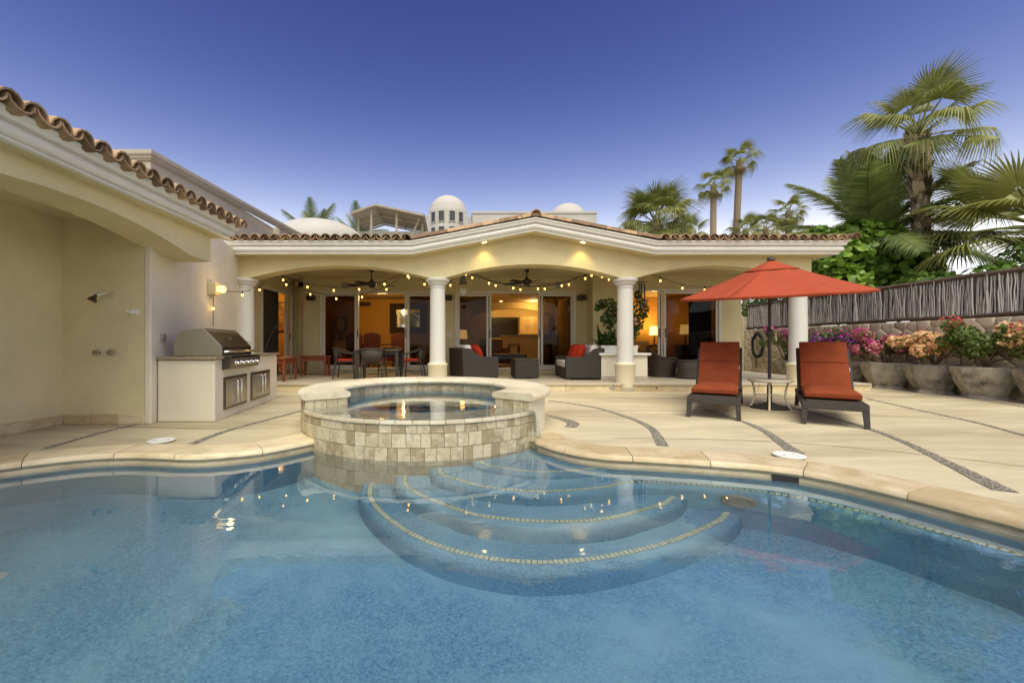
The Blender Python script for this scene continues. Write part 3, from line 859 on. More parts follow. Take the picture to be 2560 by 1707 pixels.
sliding(*D2, YB, [(-.235,.64,.05,1),(.58,.72,.0,1),(2.04,2.18,0,-1),(2.14,3.035,.05,-1)])
sliding(*D3, YR, [(5.22,5.36,.05,-1),(5.36,6.82,.0,-1)])
# side door: dark screen leaf and frame in the left wall
f = MB()
for y0, y1 in ((10.33,10.40),(12.12,12.22)): f.box(-5.08,-5.02,y0,y1,ZP,ZT)
f.box(-5.08,-5.02,10.40,12.12,ZT-.08,ZT)
f.box(-5.075,-5.035,11.72,11.80,ZP,ZT-.08)
sd = f.build('side_door', 'alu_frame', house, world=True)
f = MB(); f.box(-5.065,-5.045,10.40,11.30,ZP+.02,ZT-.08); f.build('screen_leaf', 'black_plastic', sd, world=True)
f = MB(); f.box(-5.04,-5.02,11.99,12.01,1.12,1.30); f.build('handle', 'chrome', sd, world=True)

# ---- roof
def barrel(r0, r1, L, th=.014, n=6):
    mm = MB()
    for (y, r) in ((0,r0),(L,r1)):
        for rr in (r, r-th):
            for i in range(n+1):
                a = math.pi*i/n; mm.v.append((rr*math.cos(a), y, rr*math.sin(a)))
    k = n+1
    for i in range(n):
        mm.f += [(i,i+1,2*k+i+1,2*k+i), (k+i,3*k+i,3*k+i+1,k+i+1), (i,k+i,k+i+1,i+1), (2*k+i,2*k+i+1,3*k+i+1,3*k+i)]
    mm.f += [(0,2*k,3*k,k),(n,k+n,3*k+n,2*k+n)]
    return mm
TILE = barrel(.098,.082,.46).mesh('tile'); TILE.materials.append(M['terracotta'])
TILE.polygons.foreach_set('use_smooth', [True]*len(TILE.polygons)); TILE.set_sharp_from_angle(angle=R(40))
def put_tile(root, mtx, name='tile'):
    o = bpy.data.objects.new(name, TILE); COL.objects.link(o); o.parent = root
    off = Vector((0,0,0)); r = root
    while r is not None: off += Vector(r.location); r = r.parent
    o.matrix_local = Matrix.Translation(-off) @ mtx
    return o
def jt(a): return random.uniform(-a, a)
def eave(root, p0, p1, n, up, z, pitch, courses=2, skip=None):
    """rows of cover and pan tiles between two plan points; up = plan direction up the slope"""
    ang = math.degrees(math.atan2(up[1],up[0]))-90
    for i in range(n+1):
        f = i/n; x = p0[0]+(p1[0]-p0[0])*f; y = p0[1]+(p1[1]-p0[1])*f
        for c in range(courses):
            d = c*.36
            px, py, pz = x+up[0]*d, y+up[1]*d, z+d*math.tan(R(pitch))+c*.004
            put_tile(root, T(px+jt(.006),py+jt(.012),pz+.02+jt(.004),rz=ang+jt(1.5)) @ Euler((R(pitch+1.5),0,0)).to_matrix().to_4x4())
            if i < n:
                hx, hy = (p1[0]-p0[0])/n/2, (p1[1]-p0[1])/n/2
                put_tile(root, T(px+hx+jt(.005),py+hy+jt(.012)+.02*up[1],pz+.088+jt(.003),rz=ang+jt(1.2)) @ Euler((R(pitch+1.5),R(180),0)).to_matrix().to_4x4())
m = MB()
m.add([(-6.4,8.50,3.077),(-1.12,8.50,3.077),(-1.12,15.0,3.72),(-6.4,15.0,3.72)], [(0,1,2,3)])
m.add([(3.87,8.50,3.077),(7.60,8.50,3.077),(7.60,15.0,3.72),(3.87,15.0,3.72)], [(0,1,2,3)])
m.add([(-1.12,8.50,3.077),(1.40,8.50,3.548),(1.40,16,3.548),(-1.12,16,3.077)], [(0,1,2,3)])
m.add([(1.40,8.50,3.548),(3.87,8.50,3.077),(3.87,16,3.077),(1.40,16,3.548)], [(0,1,2,3)])
roof = m.build('roof', 'mortar_dark', house, world=True)
eave(roof, (-4.82,8.38), (-1.20,8.38), 18, (0,1), 3.085, 6.0)
eave(roof, (3.98,8.38), (7.72,8.38), 19, (0,1), 3.085, 6.0)
# gable: tiles run down both slopes; the front column of covers shows along the rake, ridge caps on top
sl = math.atan2(.47,2.5)
for sgn in (-1,1):
    for c in range(7):
        for rrow in range(3):
            d = 2.52-c*.36          # distance from ridge of the lower end of the tile
            x = 1.40+sgn*d*math.cos(sl); z = 3.555-d*math.sin(sl)+.012+c*.0005
            y = 8.50+rrow*.2
            mt = T(x,y+jt(.006),z+.0,rz=(90 if sgn > 0 else -90)+jt(1)) @ Euler((sl+R(1.5),0,0)).to_matrix().to_4x4()
            put_tile(roof, mt)
for c in range(3):
    put_tile(roof, T(1.40,8.36+c*.38,3.575,rz=jt(1)) @ Matrix.Scale(1.15,4), 'ridge_tile')
# right rake: covers running back along the right edge
for c in range(9):
    put_tile(roof, T(7.78,8.36+c*.38,3.125+c*.38*.105,rz=jt(1)) @ Euler((R(6),0,0)).to_matrix().to_4x4(), 'ridge_tile')
# small hipped tile hump behind the left eave
for c in range(6):
    for rrow in range(3):
        put_tile(roof, T(-4.62+c*.19,11.3+rrow*.3+abs(c-2.5)*.06,3.60-abs(c-2.5)*.055+rrow*.06,rz=(c-2.5)*-10) @ Euler((R(14),0,0)).to_matrix().to_4x4())

# ================================================================== LEFT WING (outdoor shower)
wing = thing('shower_wing', 'cream stucco wing with a wide arch over an outdoor shower and tiled eave', 'building', (-4.5,4.0,0))
m = MB(); m.box(-5.27,-5.05,.6,5.45,0,2.62); m.build('side_wall', 'stucco_shower', wing, world=True)
m = MB(); m.box(-5.05,-4.02,5.25,5.45,0,2.62); m.build('shower_wall', 'stucco_shower', wing, world=True)
m = MB(); m.prism([(-3.93,5.24),(-4.02,5.24),(-4.02,5.45),(-4.9,9.6),(-5.15,9.6),(-5.1,9.0),(-4.80,8.84)],0,2.62)
m = MB(); m.prism([(-3.93,5.24),(-4.80,8.84),(-4.80,9.0),(-5.06,9.0),(-4.21,5.44),(-4.02,5.44),(-4.02,5.24)],0,2.95)
m.build('grill_wall', 'stucco_pale', wing, world=True, bevel=.02)
# beam with the arch (profile in y, z)
a = arch(2.35,5.48,2.155,2.355,22)
poly = [(.6,2.155),(1.9,2.155),(1.9,0),(2.35,0),(2.35,2.155)] + a[1:] + [(5.92,2.155),(5.92,2.55),(.6,2.55)]
m = MB(); m.prism_yz(poly, -4.06, -3.60); m.build('arch_beam', 'stucco_shower', wing, world=True, smooth=30)
WP = [(.12,0),(.178,0),(.181,.012),(.166,.016),(.168,.026),(.186,.033),(.207,.046),(.220,.064),(.225,.082),(.220,.100),(.208,.114),(.199,.119),(.199,.129),
      (.248,.132),(.255,.138),(.258,.156),(.266,.174),(.283,.184),(.283,.20),(.12,.20)]
m = MB(); m.sweep(WP, [(-3.60,.6,2.522),(-3.60,5.92,2.522),(-5.6,5.92,2.522)]); m.build('cornice', 'trim_white', wing, world=True, smooth=32)
m = MB(); m.sweep([(-.02,.004),(.118,.004),(.118,.195),(-.02,.195)], [(-3.60,.6,2.522),(-3.60,5.92,2.522),(-5.6,5.92,2.522)]); m.build('soffit', 'stucco_shower', wing, world=True)
m = MB(); m.box(-5.05,-4.06,.6,5.25,2.56,2.62); m.build('shower_ceiling', 'stucco_shower', wing, world=True)
m = MB(); m.add([(-3.42,.6,2.722),(-3.42,6.1,2.722),(-5.6,6.1,3.05),(-5.6,.6,3.05)], [(0,1,2,3)])
wroof = m.build('roof', 'mortar_dark', wing, world=True)
eave(wroof, (-3.26,1.6), (-3.26,6.18), 23, (-1,0), 2.705, 8.0)
for c in range(4): put_tile(wroof, T(-3.30-c*.38,6.22,2.76+c*.05,rz=90), 'ridge_tile')
# rough base course in the shower
for y in range(8):
    m = MB(); m.box(-5.05,-5.018,1.3+y*.5,1.796+y*.5,.002,.12+jt(.006)); m.build('base_stone', 'travertine', wing, world=True, bevel=.006)
for k in range(3):
    m = MB(); m.box(-5.01+k*.335,-4.68+k*.335,5.222,5.25,.002,.12+jt(.008)); m.build('base_stone', 'travertine', wing, world=True, bevel=.006)

# shower fittings
sh = thing('outdoor_shower', 'small dark shower head and two metal taps on the alcove wall', 'shower', (-4.42,5.25,.895))
m = MB(); m.tube([(0,-.002,.725),(-.02,-.08,.735),(-.07,-.15,.695)], .011, 10); m.lathe([(.001,.004),(.032,.004),(.032,-.004)], 16, m=T(0,-.004,.725,rx=90)); ar = m.build('shower_arm', 'chrome', sh, smooth=40)
m = MB(); m.lathe([(.016,0),(.02,-.03),(.045,-.07),(.052,-.085),(.045,-.092),(.001,-.092)], 20, m=T(-.07,-.15,.705,rx=-22,ry=18)); m.build('rose', 'steel_dark', ar, smooth=40)
for x in (-.17,.01):
    m = MB(); m.lathe([(.035,0),(.03,.012),(.014,.016),(.014,.035)], 16, m=T(x,0,0,rx=90)); kb = m.build('tap', 'chrome', sh, smooth=40)
    m = MB(); m.lathe([(.02,.036),(.032,.045),(.034,.06),(.028,.072),(.001,.074)], 14, m=T(x,0,0,rx=90)); m.build('knob', 'steel', kb, smooth=40)
hk = thing('soap_hook', 'small pale hook on the shower wall near the corner', 'hook', (-4.13,5.25,1.40))
m = MB(); m.box(-.045,.045,-.012,0,-.03,.03); m.build('plate', 'plastic_white', hk, bevel=.004)
m = MB(); m.tube([(-.02,-.01,0),(-.035,-.06,-.005),(-.05,-.09,.015)], [.012,.012,.009], 8); m.build('prong', 'plastic_white', hk, smooth=40)

# fittings on the grill wall; d = along the wall
WA, WB = Vector((-3.93,5.24,0)), Vector((-4.80,8.84,0))
wd = (WB-WA).normalized(); wang = math.degrees(math.atan2(wd.y,wd.x))
def onwall(px, z):   # point of the wall at fraction along
    p = WA+wd*px; return (p.x,p.y,z)
ob = thing('outlet_box', 'small grey weatherproof outlet box on the wall left of the grill', 'outlet', onwall(.30,1.09), wang)
m = MB(); m.box(-.06,.06,-.03,0,-.045,.045); m.build('cover', 'plastic_grey', ob, bevel=.008)
m = MB(); m.box(-.028,.028,-.036,-.03,-.025,.025); m.build('flap', 'steel', ob, bevel=.004)
sc = thing('wall_sconce', 'square cream wall lamp with a glowing globe above the grill', 'wall lamp', onwall(2.05,1.95), wang)
m = MB(); m.box(-.11,.11,-.12,0,-.11,.11); m.build('box', 'stucco_cream', sc, bevel=.01)
m = MB(); m.lathe([(.05,0),(.065,.05),(.062,.10),(.04,.125),(.001,.13)], 20, m=T(.0,-.12,0,rx=90)); m.build('globe', 'globe_glow', sc, smooth=40)
point('sconce_light', (0,-.32,0), 1.6, WARM, .06, sc, world=False)

# ---- string lights
def sagline(a, b, sag, n=14):
    a, b = Vector(a), Vector(b)
    return [a.lerp(b,i/n)+Vector((0,0,-sag*4*(i/n)*(1-i/n))) for i in range(n+1)]
def string(lab, pts, ends):
    """pts: bulb places; wire runs over them a little higher"""
    b = [Vector(p) for p in pts]
    r = thing('string_light', lab, 'string light', tuple(b[len(b)//2]), 0, 'string lights on the porch')
    wire = [Vector(ends[0])] + [p+Vector((0,0,.075)) for p in b] + [Vector(ends[1])]
    m = MB(); m.tube(spline(wire,6), .007, 5); m.build('wire', 'black_plastic', r, world=True)
    for p in b:
        m = MB(); m.ball(p, .019, 10, 1.3); m.build('bulb', 'bulb', r, world=True, smooth=0)
        m = MB(); m.lathe([(.016,.03),(.014,.085),(.001,.087)], 8, tuple(p)); m.build('socket', 'black_plastic', r, world=True)
string('string of bulbs slung from the wall lamp to the left column', [(-4.59, 8.62, 2.004), (-4.572, 9.3, 2.197)], ((-4.435, 7.33, 1.93), (-4.503, 9.4, 2.392)))
string('upper string of bulbs sagging across the left arch', [(-4.07, 9.35, 2.426), (-3.529, 9.35, 2.267), (-2.945, 9.35, 2.192), (-2.38, 9.35, 2.214), (-1.814, 9.35, 2.328), (-1.298, 9.35, 2.51)], ((-4.41, 9.3, 2.603), (-1.066, 9.3, 2.558)))
string('lower string of bulbs sagging across the left arch above the doors', [(-4.237, 9.9, 2.399), (-3.672, 9.9, 2.17), (-3.059, 9.9, 2.065), (-2.45, 9.9, 2.105), (-1.875, 9.9, 2.286), (-1.346, 9.9, 2.567), (-0.978, 9.9, 2.406)], ((-4.67, 9.9, 2.659), (-0.75, 9.9, 2.298)))
string('front string of bulbs sagging across the middle arch', [(-0.349, 9.35, 2.305), (-0.004, 9.35, 2.548), (0.512, 9.35, 2.351), (1.052, 9.35, 2.242), (1.602, 9.35, 2.226), (2.131, 9.35, 2.298), (2.654, 9.35, 2.457), (3.028, 9.35, 2.498)], ((-0.515, 9.35, 2.226), (3.347, 9.35, 2.43)))
string('rear string of bulbs sagging across the middle arch', [(0.147, 9.9, 2.562), (0.7, 9.9, 2.377), (1.282, 9.9, 2.281), (1.855, 9.9, 2.298), (2.425, 9.9, 2.401), (2.959, 9.9, 2.611), (3.368, 9.9, 2.519)], ((-0.016, 9.9, 2.683), (3.567, 9.9, 2.418)))
string('string of bulbs sagging across the right arch behind the umbrella', [(4.326, 9.35, 2.407), (4.817, 9.35, 2.243), (5.313, 9.35, 2.202), (5.803, 9.35, 2.23)], ((4.059, 9.35, 2.57), (6.294, 9.35, 2.461)))
r = thing('loose_cord', 'short light cord with one bulb hanging down below the wall lamp', 'cord', onwall(2.05,1.75), wang)
m = MB(); m.tube([(0,-.06,.08),(.0,-.05,-.1),(.01,-.05,-.3),(0,-.05,-.45)], .006, 5); m.build('wire', 'black_plastic', r)
m = MB(); m.ball((0,-.05,-.14), .02, 10, 1.2); m.build('bulb', 'bulb', r, smooth=0)
# ================================================================== GRILL ISLAND
F0 = Vector((-3.22,5.38,0)); F1 = Vector((-3.50,7.78,0))
gd = (F1-F0).normalized(); gang = math.degrees(math.atan2(gd.y,gd.x)); GL = (F1-F0).length
isl = thing('grill_island', 'cream stucco outdoor kitchen island with steel doors against the side wall', 'counter', (F0.x,F0.y,0), gang)
# local x runs along the front face away from the camera, local -y is outward
def to_local(p):
    d = Vector((p[0],p[1],0))-F0; a = -R(gang)
    return (d.x*math.cos(a)-d.y*math.sin(a), d.x*math.sin(a)+d.y*math.cos(a))
base = [to_local(p) for p in ((-3.22,5.38),(-3.50,7.78),(-4.50,7.78),(-3.955,5.38))]
m = MB(); m.prism(base, 0, .80); m.build('body', 'stucco_pale', isl, bevel=.02, seg=3)
topp = [to_local(p) for p in ((-3.185,5.345),(-3.465,7.815),(-4.50,7.815),(-3.945,5.345))]
m = MB(); m.prism(topp, .802, .838); m.build('countertop', 'granite', isl, bevel=.006)
for x0, x1 in ((.24,1.00),(1.16,2.00)):
    f = MB(); t = .035
    f.box(x0,x1,-.014,.01,.115,.555)
    fr = f.build('door_frame', 'steel_dark', isl, bevel=.004)
    mid = (x0+x1)/2
    for k, (a, b) in enumerate(((x0+t,mid-.003),(mid+.003,x1-t))):
        f = MB(); f.box(a,b,-.022,-.0145,.115+t,.555-t); d = f.build('door', 'steel', fr, bevel=.003)
        hx = b-.06 if k == 0 else a+.06
        f = MB(); f.tube([(hx,-.022,.18),(hx,-.06,.18),(hx,-.06,.49),(hx,-.022,.49)], .011, 8); f.build('handle', 'chrome', d, smooth=50)
gr = thing('gas_grill', 'stainless steel built-in gas grill with sloped hood on the island', 'grill', (F0.x,F0.y,.84), gang)
gx0, gx1 = .20, 1.20
m = MB(); m.prism_yz([(.60,0),(.60,.20),(.50,.33),(.25,.365),(.22,.36),(.005,.13),(.0,.09),(0,0)], gx0, gx1); m.build('hood_side', 'steel', gr, bevel=.006)
m = MB(); m.prism_yz([(.235,.372),(-.004,.135),(-.008,.085),(-.001,.085),(.005,.132),(.24,.366)], gx0+.03, gx1-.03); m.build('hood_front', 'steel_dark', gr, bevel=.002)
m = MB(); m.box(gx0+.03,gx1-.03,-.006,.0,.006,.08); m.build('lower_band', 'frame_dark', gr)
m = MB(); m.tube([(gx0+.05,-.01,.055),(gx0+.06,-.065,.06),(gx0+.12,-.075,.06),(gx1-.12,-.075,.06),(gx1-.06,-.065,.06),(gx1-.05,-.01,.055)], .016, 10); m.build('handle', 'chrome', gr, smooth=50)
m = MB(); m.prism_yz([(-.001,-.005),(-.10,-.005),(-.13,-.03),(-.10,-.17),(-.001,-.185)], gx0+.0, gx1+.02); m.build('control_panel', 'steel_dark', gr, bevel=.004)
m = MB(); m.box(gx0-.02,gx1+.05,-.14,-.002,-.004,.003); m.build('drip_ledge', 'steel', gr)
for k in range(5):
    x = gx0+.14+k*.175
    m = MB(); m.lathe([(.034,0),(.03,.012),(.022,.014),(.020,.045),(.001,.047)], 14, m=T(x,-.118,-.095,rx=102)); m.build('knob', 'chrome', gr, smooth=40)
m = MB(); m.lathe([(.03,0),(.03,.006),(.001,.007)], 16, m=T(.70,.100,.243,rx=45)); m.build('thermometer', 'chrome', gr, smooth=40)
fc = thing('bar_faucet', 'curved chrome faucet at the far end of the grill counter', 'faucet', (-3.80,7.0,.838), gang)
m = MB(); m.lathe([(.03,0),(.026,.015),(.016,.02)], 14); m.build('base', 'chrome', fc, smooth=40)
m = MB(); m.tube(spline([(0,0,.01),(0,0,.13),(.03,-.04,.19),(.09,-.12,.20),(.14,-.18,.17)],6), .012, 8); m.build('spout', 'chrome', fc, smooth=50)
m = MB(); m.tube([(-3.62,7.55,.84),(-3.58,7.56,1.02),(-3.515,7.58,1.17),(-3.42,7.6,1.35)], .004, 5); tag(m.build('thin_rod', 'frame_dark'), 'thin dark rod leaning on the counter by the left column', 'rod')

# ================================================================== LOUNGERS, UMBRELLA, SIDE TABLE
def lounger(lab, loc, rz):
    r = thing('chaise_lounge', lab, 'lounger', loc, rz, 'chaise lounges by the pool')
    hw, L = .31, 1.95
    m = MB()
    m.box(-hw,hw,0,.06,.20,.285); m.box(-hw,-hw+.045,.06,L,.21,.285); m.box(hw-.045,hw,.06,L,.21,.285); m.box(-hw+.045,hw-.045,L-.05,L,.21,.285)
    m.build('frame', 'wicker_light', r, bevel=.008)
    m = MB(); m.box(-hw+.046,hw-.046,.061,1.20,.262,.296); m.build('seat_deck', 'wicker', r, bevel=.006)
    for x in (-1,1):
        for y, sp in ((.035,-.015),(L-.12,.05)):
            m = MB(); h = .03
            x0 = x*(hw-.03)
            m.add([(x0-h,y-h,.2),(x0+h,y-h,.2),(x0+h,y+h,.2),(x0-h,y+h,.2)]+[(x0-h*.8+x*.012,y-h*.8+sp,0),(x0+h*.8+x*.012,y-h*.8+sp,0),(x0+h*.8+x*.012,y+h*.8+sp,0),(x0-h*.8+x*.012,y+h*.8+sp,0)],
                  [(0,1,2,3),(7,6,5,4),(0,4,5,1),(1,5,6,2),(2,6,7,3),(3,7,4,0)])
            lg = m.build('leg', 'wicker_light', r)
            if y > 1:
                m = MB(); m.box(x0-h+x*.012,x0+h+x*.012,y-h+sp,y+h+sp,-.0,.012); m.build('foot_cap', 'plastic_beige', lg)
    # raised backrest
    B = T(0,1.13,.30) @ Euler((R(52),0,0)).to_matrix().to_4x4()
    m = MB(); m.box(-hw,-hw+.045,0,.80,-.045,.02,B); m.box(hw-.045,hw,0,.80,-.045,.02,B); m.box(-hw+.045,hw-.045,.755,.80,-.045,.02,B); m.box(-hw+.045,hw-.045,0,.755,-.03,.0,B)
    m.build('backrest', 'wicker', r, bevel=.006)
    m = MB(); m.tube([(-.2,1.72,.66),(-.2,1.80,.27)], .014, 6); m.tube([(.2,1.72,.66),(.2,1.80,.27)], .014, 6); m.build('prop', 'frame_dark', r)
    cw = .278
    def pad(y0, y1, th, mtx, z0=.0):
        q = MB(); N = 10; n2 = 8; v = []
        for i in range(N+1):
            for j in range(n2+1):
                u, w = i/N, j/n2
                cx = -cw+2*cw*w; yy = y0+(y1-y0)*u
                e = (1-abs(2*u-1)**5)*(1-abs(2*w-1)**7)
                v.append((cx*(1-.012*(1-e)), yy, z0+th*(.62+.38*max(0,e))))
        k = (N+1)*(n2+1)
        v += [(x,y,z0+.012 if 0 < i % (n2+1) < n2 and 0 < i//(n2+1) < N else z0+.02) for i,(x,y,z) in enumerate(v)]
        f = []
        for i in range(N):
            for j in range(n2):
                a = i*(n2+1)+j; f += [(a,a+1,a+n2+2,a+n2+1),(k+a+n2+1,k+a+n2+2,k+a+1,k+a)]
        for j in range(n2): a = j; f.append((a,k+a,k+a+1,a+1)); a = N*(n2+1)+j; f.append((a+1,k+a+1,k+a,a))
        for i in range(N): a = i*(n2+1); f.append((a+n2+1,k+a+n2+1,k+a,a)); a += n2; f.append((a,k+a,k+a+n2+1,a+n2+1))
        q.add(v, f, mtx); return q
    pad(.20,1.13,.145,None,.297).build('seat_cushion', 'cushion_red', r, smooth=45, bevel=.015, seg=3)
    Bc = T(0,1.10,.345) @ Euler((R(52),0,0)).to_matrix().to_4x4()
    pad(.02,.445,.085,Bc,.0).build('back_cushion', 'cushion_red', r, smooth=45, bevel=.012, seg=3)
    pad(.448,.84,.085,Bc,.0).build('back_cushion', 'cushion_red', r, smooth=45, bevel=.012, seg=3)
    m = MB(); m.box(cw-.004,cw+.001,.30,.36,.03,.055,Bc); m.build('care_tag', 'plastic_white', r)
    return r
lounger('red cushioned wicker chaise lounge left of the umbrella pole', (3.29,5.60,0), -34)
lounger('red cushioned wicker chaise lounge right of the umbrella pole', (4.46,5.08,0), -36)

UX, UY = 4.74, 6.56
um = thing('patio_umbrella', 'open red patio umbrella on a dark pole between the two loungers', 'umbrella', (UX,UY,0))
m = MB(); m.lathe([(.27,0),(.275,.018),(.25,.035),(.12,.06),(.06,.085),(.045,.09),(.045,.001)], 32); m.build('base', 'iron', um, smooth=40)
m = MB(); m.lathe([(.034,.08),(.034,.36),(.026,.365),(.026,.40)], 16); m.build('stem', 'frame_dark', um, smooth=40)
m = MB(); m.lathe([(.0225,.38),(.0225,2.22),(.001,2.22)], 16); m.build('pole', 'frame_dark', um, smooth=40)
m = MB(); m.lathe([(.024,1.10),(.045,1.13),(.047,1.20),(.024,1.24)], 16); m.box(.0,.05,-.03,.03,1.14,1.20); cr = m.build('crank_box', 'frame_dark', um, smooth=40)
m = MB(); m.tube([(.03,-.03,1.17),(.06,-.05,1.17),(.065,-.055,1.05)], .010, 8); m.build('crank', 'plastic_beige', cr, smooth=40)
tn = Vector((-.055,-.085,1)).normalized(); q = Vector((0,0,1)).rotation_difference(tn).to_matrix().to_4x4()
CB = Matrix.Translation((.02,.0,1.77)) @ q
RR, HH = 1.27, .53
ang = [R(31+60*k) for k in range(6)]
def rimpt(a, f):    # canopy surface: straight ribs with slight sag of the cloth between
    return Vector((RR*f*math.cos(a), RR*f*math.sin(a), HH*(1-f)-.02*math.sin(math.pi*f)))
vf = .26
for k in range(6):
    a0, a1 = ang[k], ang[k]+R(60)
    m = MB(); N = 10; v = []
    for i in range(N+1):
        f = vf-.03+(1-vf+.03)*i/N
        p0, p1 = rimpt(a0,f), rimpt(a1,f)
        for j in range(9):
            w = j/8; p = p0.lerp(p1,w); p.z -= .035*math.sin(math.pi*w)*f*(1-.75*f); v.append(tuple(p))
    for i in range(N):
        for j in range(8): m.f.append((i*9+j,i*9+j+1,(i+1)*9+j+1,(i+1)*9+j))
    m.v = [tuple(CB @ Vector(p)) for p in v]
    # hem
    h0 = len(m.v); row = [Vector(v[N*9+j]) for j in range(9)]
    m.v += [tuple(CB @ (p+Vector((0,0,-.035)))) for p in row]
    m.f += [(N*9+j,N*9+j+1,h0+j+1,h0+j) for j in range(8)]
    o = m.build('canopy_panel', 'canopy_red', um, smooth=50)
    md = o.modifiers.new('cloth', 'SOLIDIFY'); md.thickness = .004
    m = MB(); p0 = CB @ (rimpt(a0,.06)+Vector((0,0,-.05))); p1 = CB @ (rimpt(a0,.97)+Vector((0,0,-.035))); m.tube([p0,p1], .008, 6); m.build('rib', 'frame_dark', um)
m = MB()
for i in range(5):
    f = i/4*(vf+.02); 
    for k in range(6):
        p = Vector((RR*f*math.cos(ang[k]),RR*f*math.sin(ang[k]),HH*(1-f)+.010-.02*math.sin(math.pi*f))); m.v.append(tuple(CB @ p))
for i in range(4):
    for k in range(6): m.f.append((i*6+k,i*6+(k+1)%6,(i+1)*6+(k+1)%6,(i+1)*6+k))
o = m.build('vent_cap', 'canopy_red', um, smooth=25); md = o.modifiers.new('cloth', 'SOLIDIFY'); md.thickness = .004
m = MB(); m.lathe([(.001,HH+.05),(.03,HH+.045),(.055,HH+.03),(.06,HH+.018),(.06,HH+.0)], 14, m=CB); m.build('finial', 'frame_dark', um, smooth=40)

st = thing('side_table', 'round beige side table with curved legs round the umbrella pole', 'table', (UX-.04,UY-.06,0), 8)
m = MB(); m.lathe([(.026,.415),(.255,.415),(.282,.422),(.29,.438),(.282,.452),(.265,.458),(.026,.458),(.026,.415)], 40); m.build('table_top', 'plastic_beige', st, smooth=40)
for k in range(4):
    a = R(45+90*k); c, s = math.cos(a), math.sin(a)
    m = MB(); m.tube(spline([(c*.23,s*.23,.42),(c*.20,s*.20,.30),(c*.195,s*.195,.18),(c*.23,s*.23,.06),(c*.265,s*.265,.0)],5), [.014]*21, 8); m.build('leg', 'plastic_beige', st, smooth=50)
m = MB(); m.lathe([(.03,.205),(.045,.205),(.045,.222),(.03,.222),(.03,.205)], 20)
for k in range(4):
    a = R(45+90*k); m.tube([(math.cos(a)*.04,math.sin(a)*.04,.213),(math.cos(a)*.196,math.sin(a)*.196,.213)], .008, 6)
m.build('brace', 'plastic_beige', st, smooth=40)

# ================================================================== PORCH FURNITURE
def loveseat(lab, loc, rz):
    """front faces local +x, sides face local y; near side at y=0"""
    r = thing('wicker_loveseat', lab, 'sofa', loc, rz, 'wicker loveseats on the porch')
    D, L = .86, 1.42
    side = [(0,.04),(D,.04),(D,.53),(.52,.53),(.40,.56),(.29,.63),(.20,.71),(.12,.735),(-.03,.735),(-.015,.40)]
    for y0 in (0,L-.14):
        m = MB(); m.prism_xz(side, y0, y0+.14); m.build('arm', 'wicker_light', r, bevel=.012)
    m = MB(); m.prism_xz([(-.03,.735),(-.015,.40),(0,.04),(.14,.04),(.14,.40),(.10,.735)], .142, L-.142); m.build('backrest', 'wicker_light', r, bevel=.01)
    m = MB(); m.box(.142,D-.01,.142,L-.142,.05,.27); m.build('seat_base', 'wicker_light', r, bevel=.01)
    for x in (.06,D-.06):
        for y in (.06,L-.06):
            m = MB(); m.box(x-.04,x+.04,y-.04,y+.04,0,.045); m.build('foot', 'frame_dark', r)
    m = MB(); m.box(.145,D+.0,.145,L-.145,.272,.43); m.build('seat_cushion', 'cushion_white', r, bevel=.04, seg=4, smooth=60)
    for y0, y1 in ((.15,.705),(.715,L-.15)):
        m = MB(); m.box(-.07,.10,y0,y1,0,.38,T(.22,0,.43,ry=-14)); m.build('back_cushion', 'cushion_white', r, bevel=.06, seg=4, smooth=60)
    return r
def pillow(lab, loc, rot, s=.42, mt='pillow_red'):
    m = MB(); N = 8; v = []
    for sg in (1,-1):
        for i in range(N+1):
            for j in range(N+1):
                u, w = 2*i/N-1, 2*j/N-1
                e = max(0,(1-u**4)*(1-w**4))**.5
                pin = 1-.06*(1-abs(u))*(abs(w)) ; pin2 = 1-.06*(1-abs(w))*abs(u)
                v.append((sg*.085*e, u*s/2*pin, w*s/2*pin2))
    k = (N+1)**2; f = []
    for i in range(N):
        for j in range(N):
            a = i*(N+1)+j; f += [(a,a+1,a+N+2,a+N+1),(k+a+N+1,k+a+N+2,k+a+1,k+a)]
    m.add(v, f)
    o = m.build('throw_pillow', mt, loc=loc, rot=tuple(R(a) for a in rot), smooth=60)
    return tag(o, lab, 'pillow', 'red pillows on the loveseats')
loveseat('dark wicker loveseat with white cushions left of the coffee cube, facing right', (-.06,9.72,ZP), 15)
loveseat('dark wicker loveseat with white cushions right of the coffee cube, facing left', (3.22,11.10,ZP), 178)
pillow('red throw pillow on the left loveseat', (.26,10.05,.80), (0,-25,22), .40)
pillow('red throw pillow nearest the camera on the right loveseat', (2.72,9.98,.79), (0,18,-20), .44)
pillow('red throw pillow in the middle of the right loveseat, behind the nearest one', (2.66,10.35,.79), (0,16,8), .44)
ct = thing('coffee_cube', 'low dark wicker cube table between the loveseats', 'table', (1.44,10.35,ZP), 5)
m = MB(); m.box(-.29,.29,-.29,.29,.03,.45); m.build('body', 'wicker_light', ct, bevel=.01)
m = MB(); m.box(-.295,.295,-.295,.295,.452,.472); m.build('top', 'wicker', ct, bevel=.005)
for x in (-.2,.2):
    for y in (-.2,.2):
        m = MB(); m.box(x-.06,x+.06,y-.06,y+.06,0,.03); m.build('foot', 'frame_dark', ct)

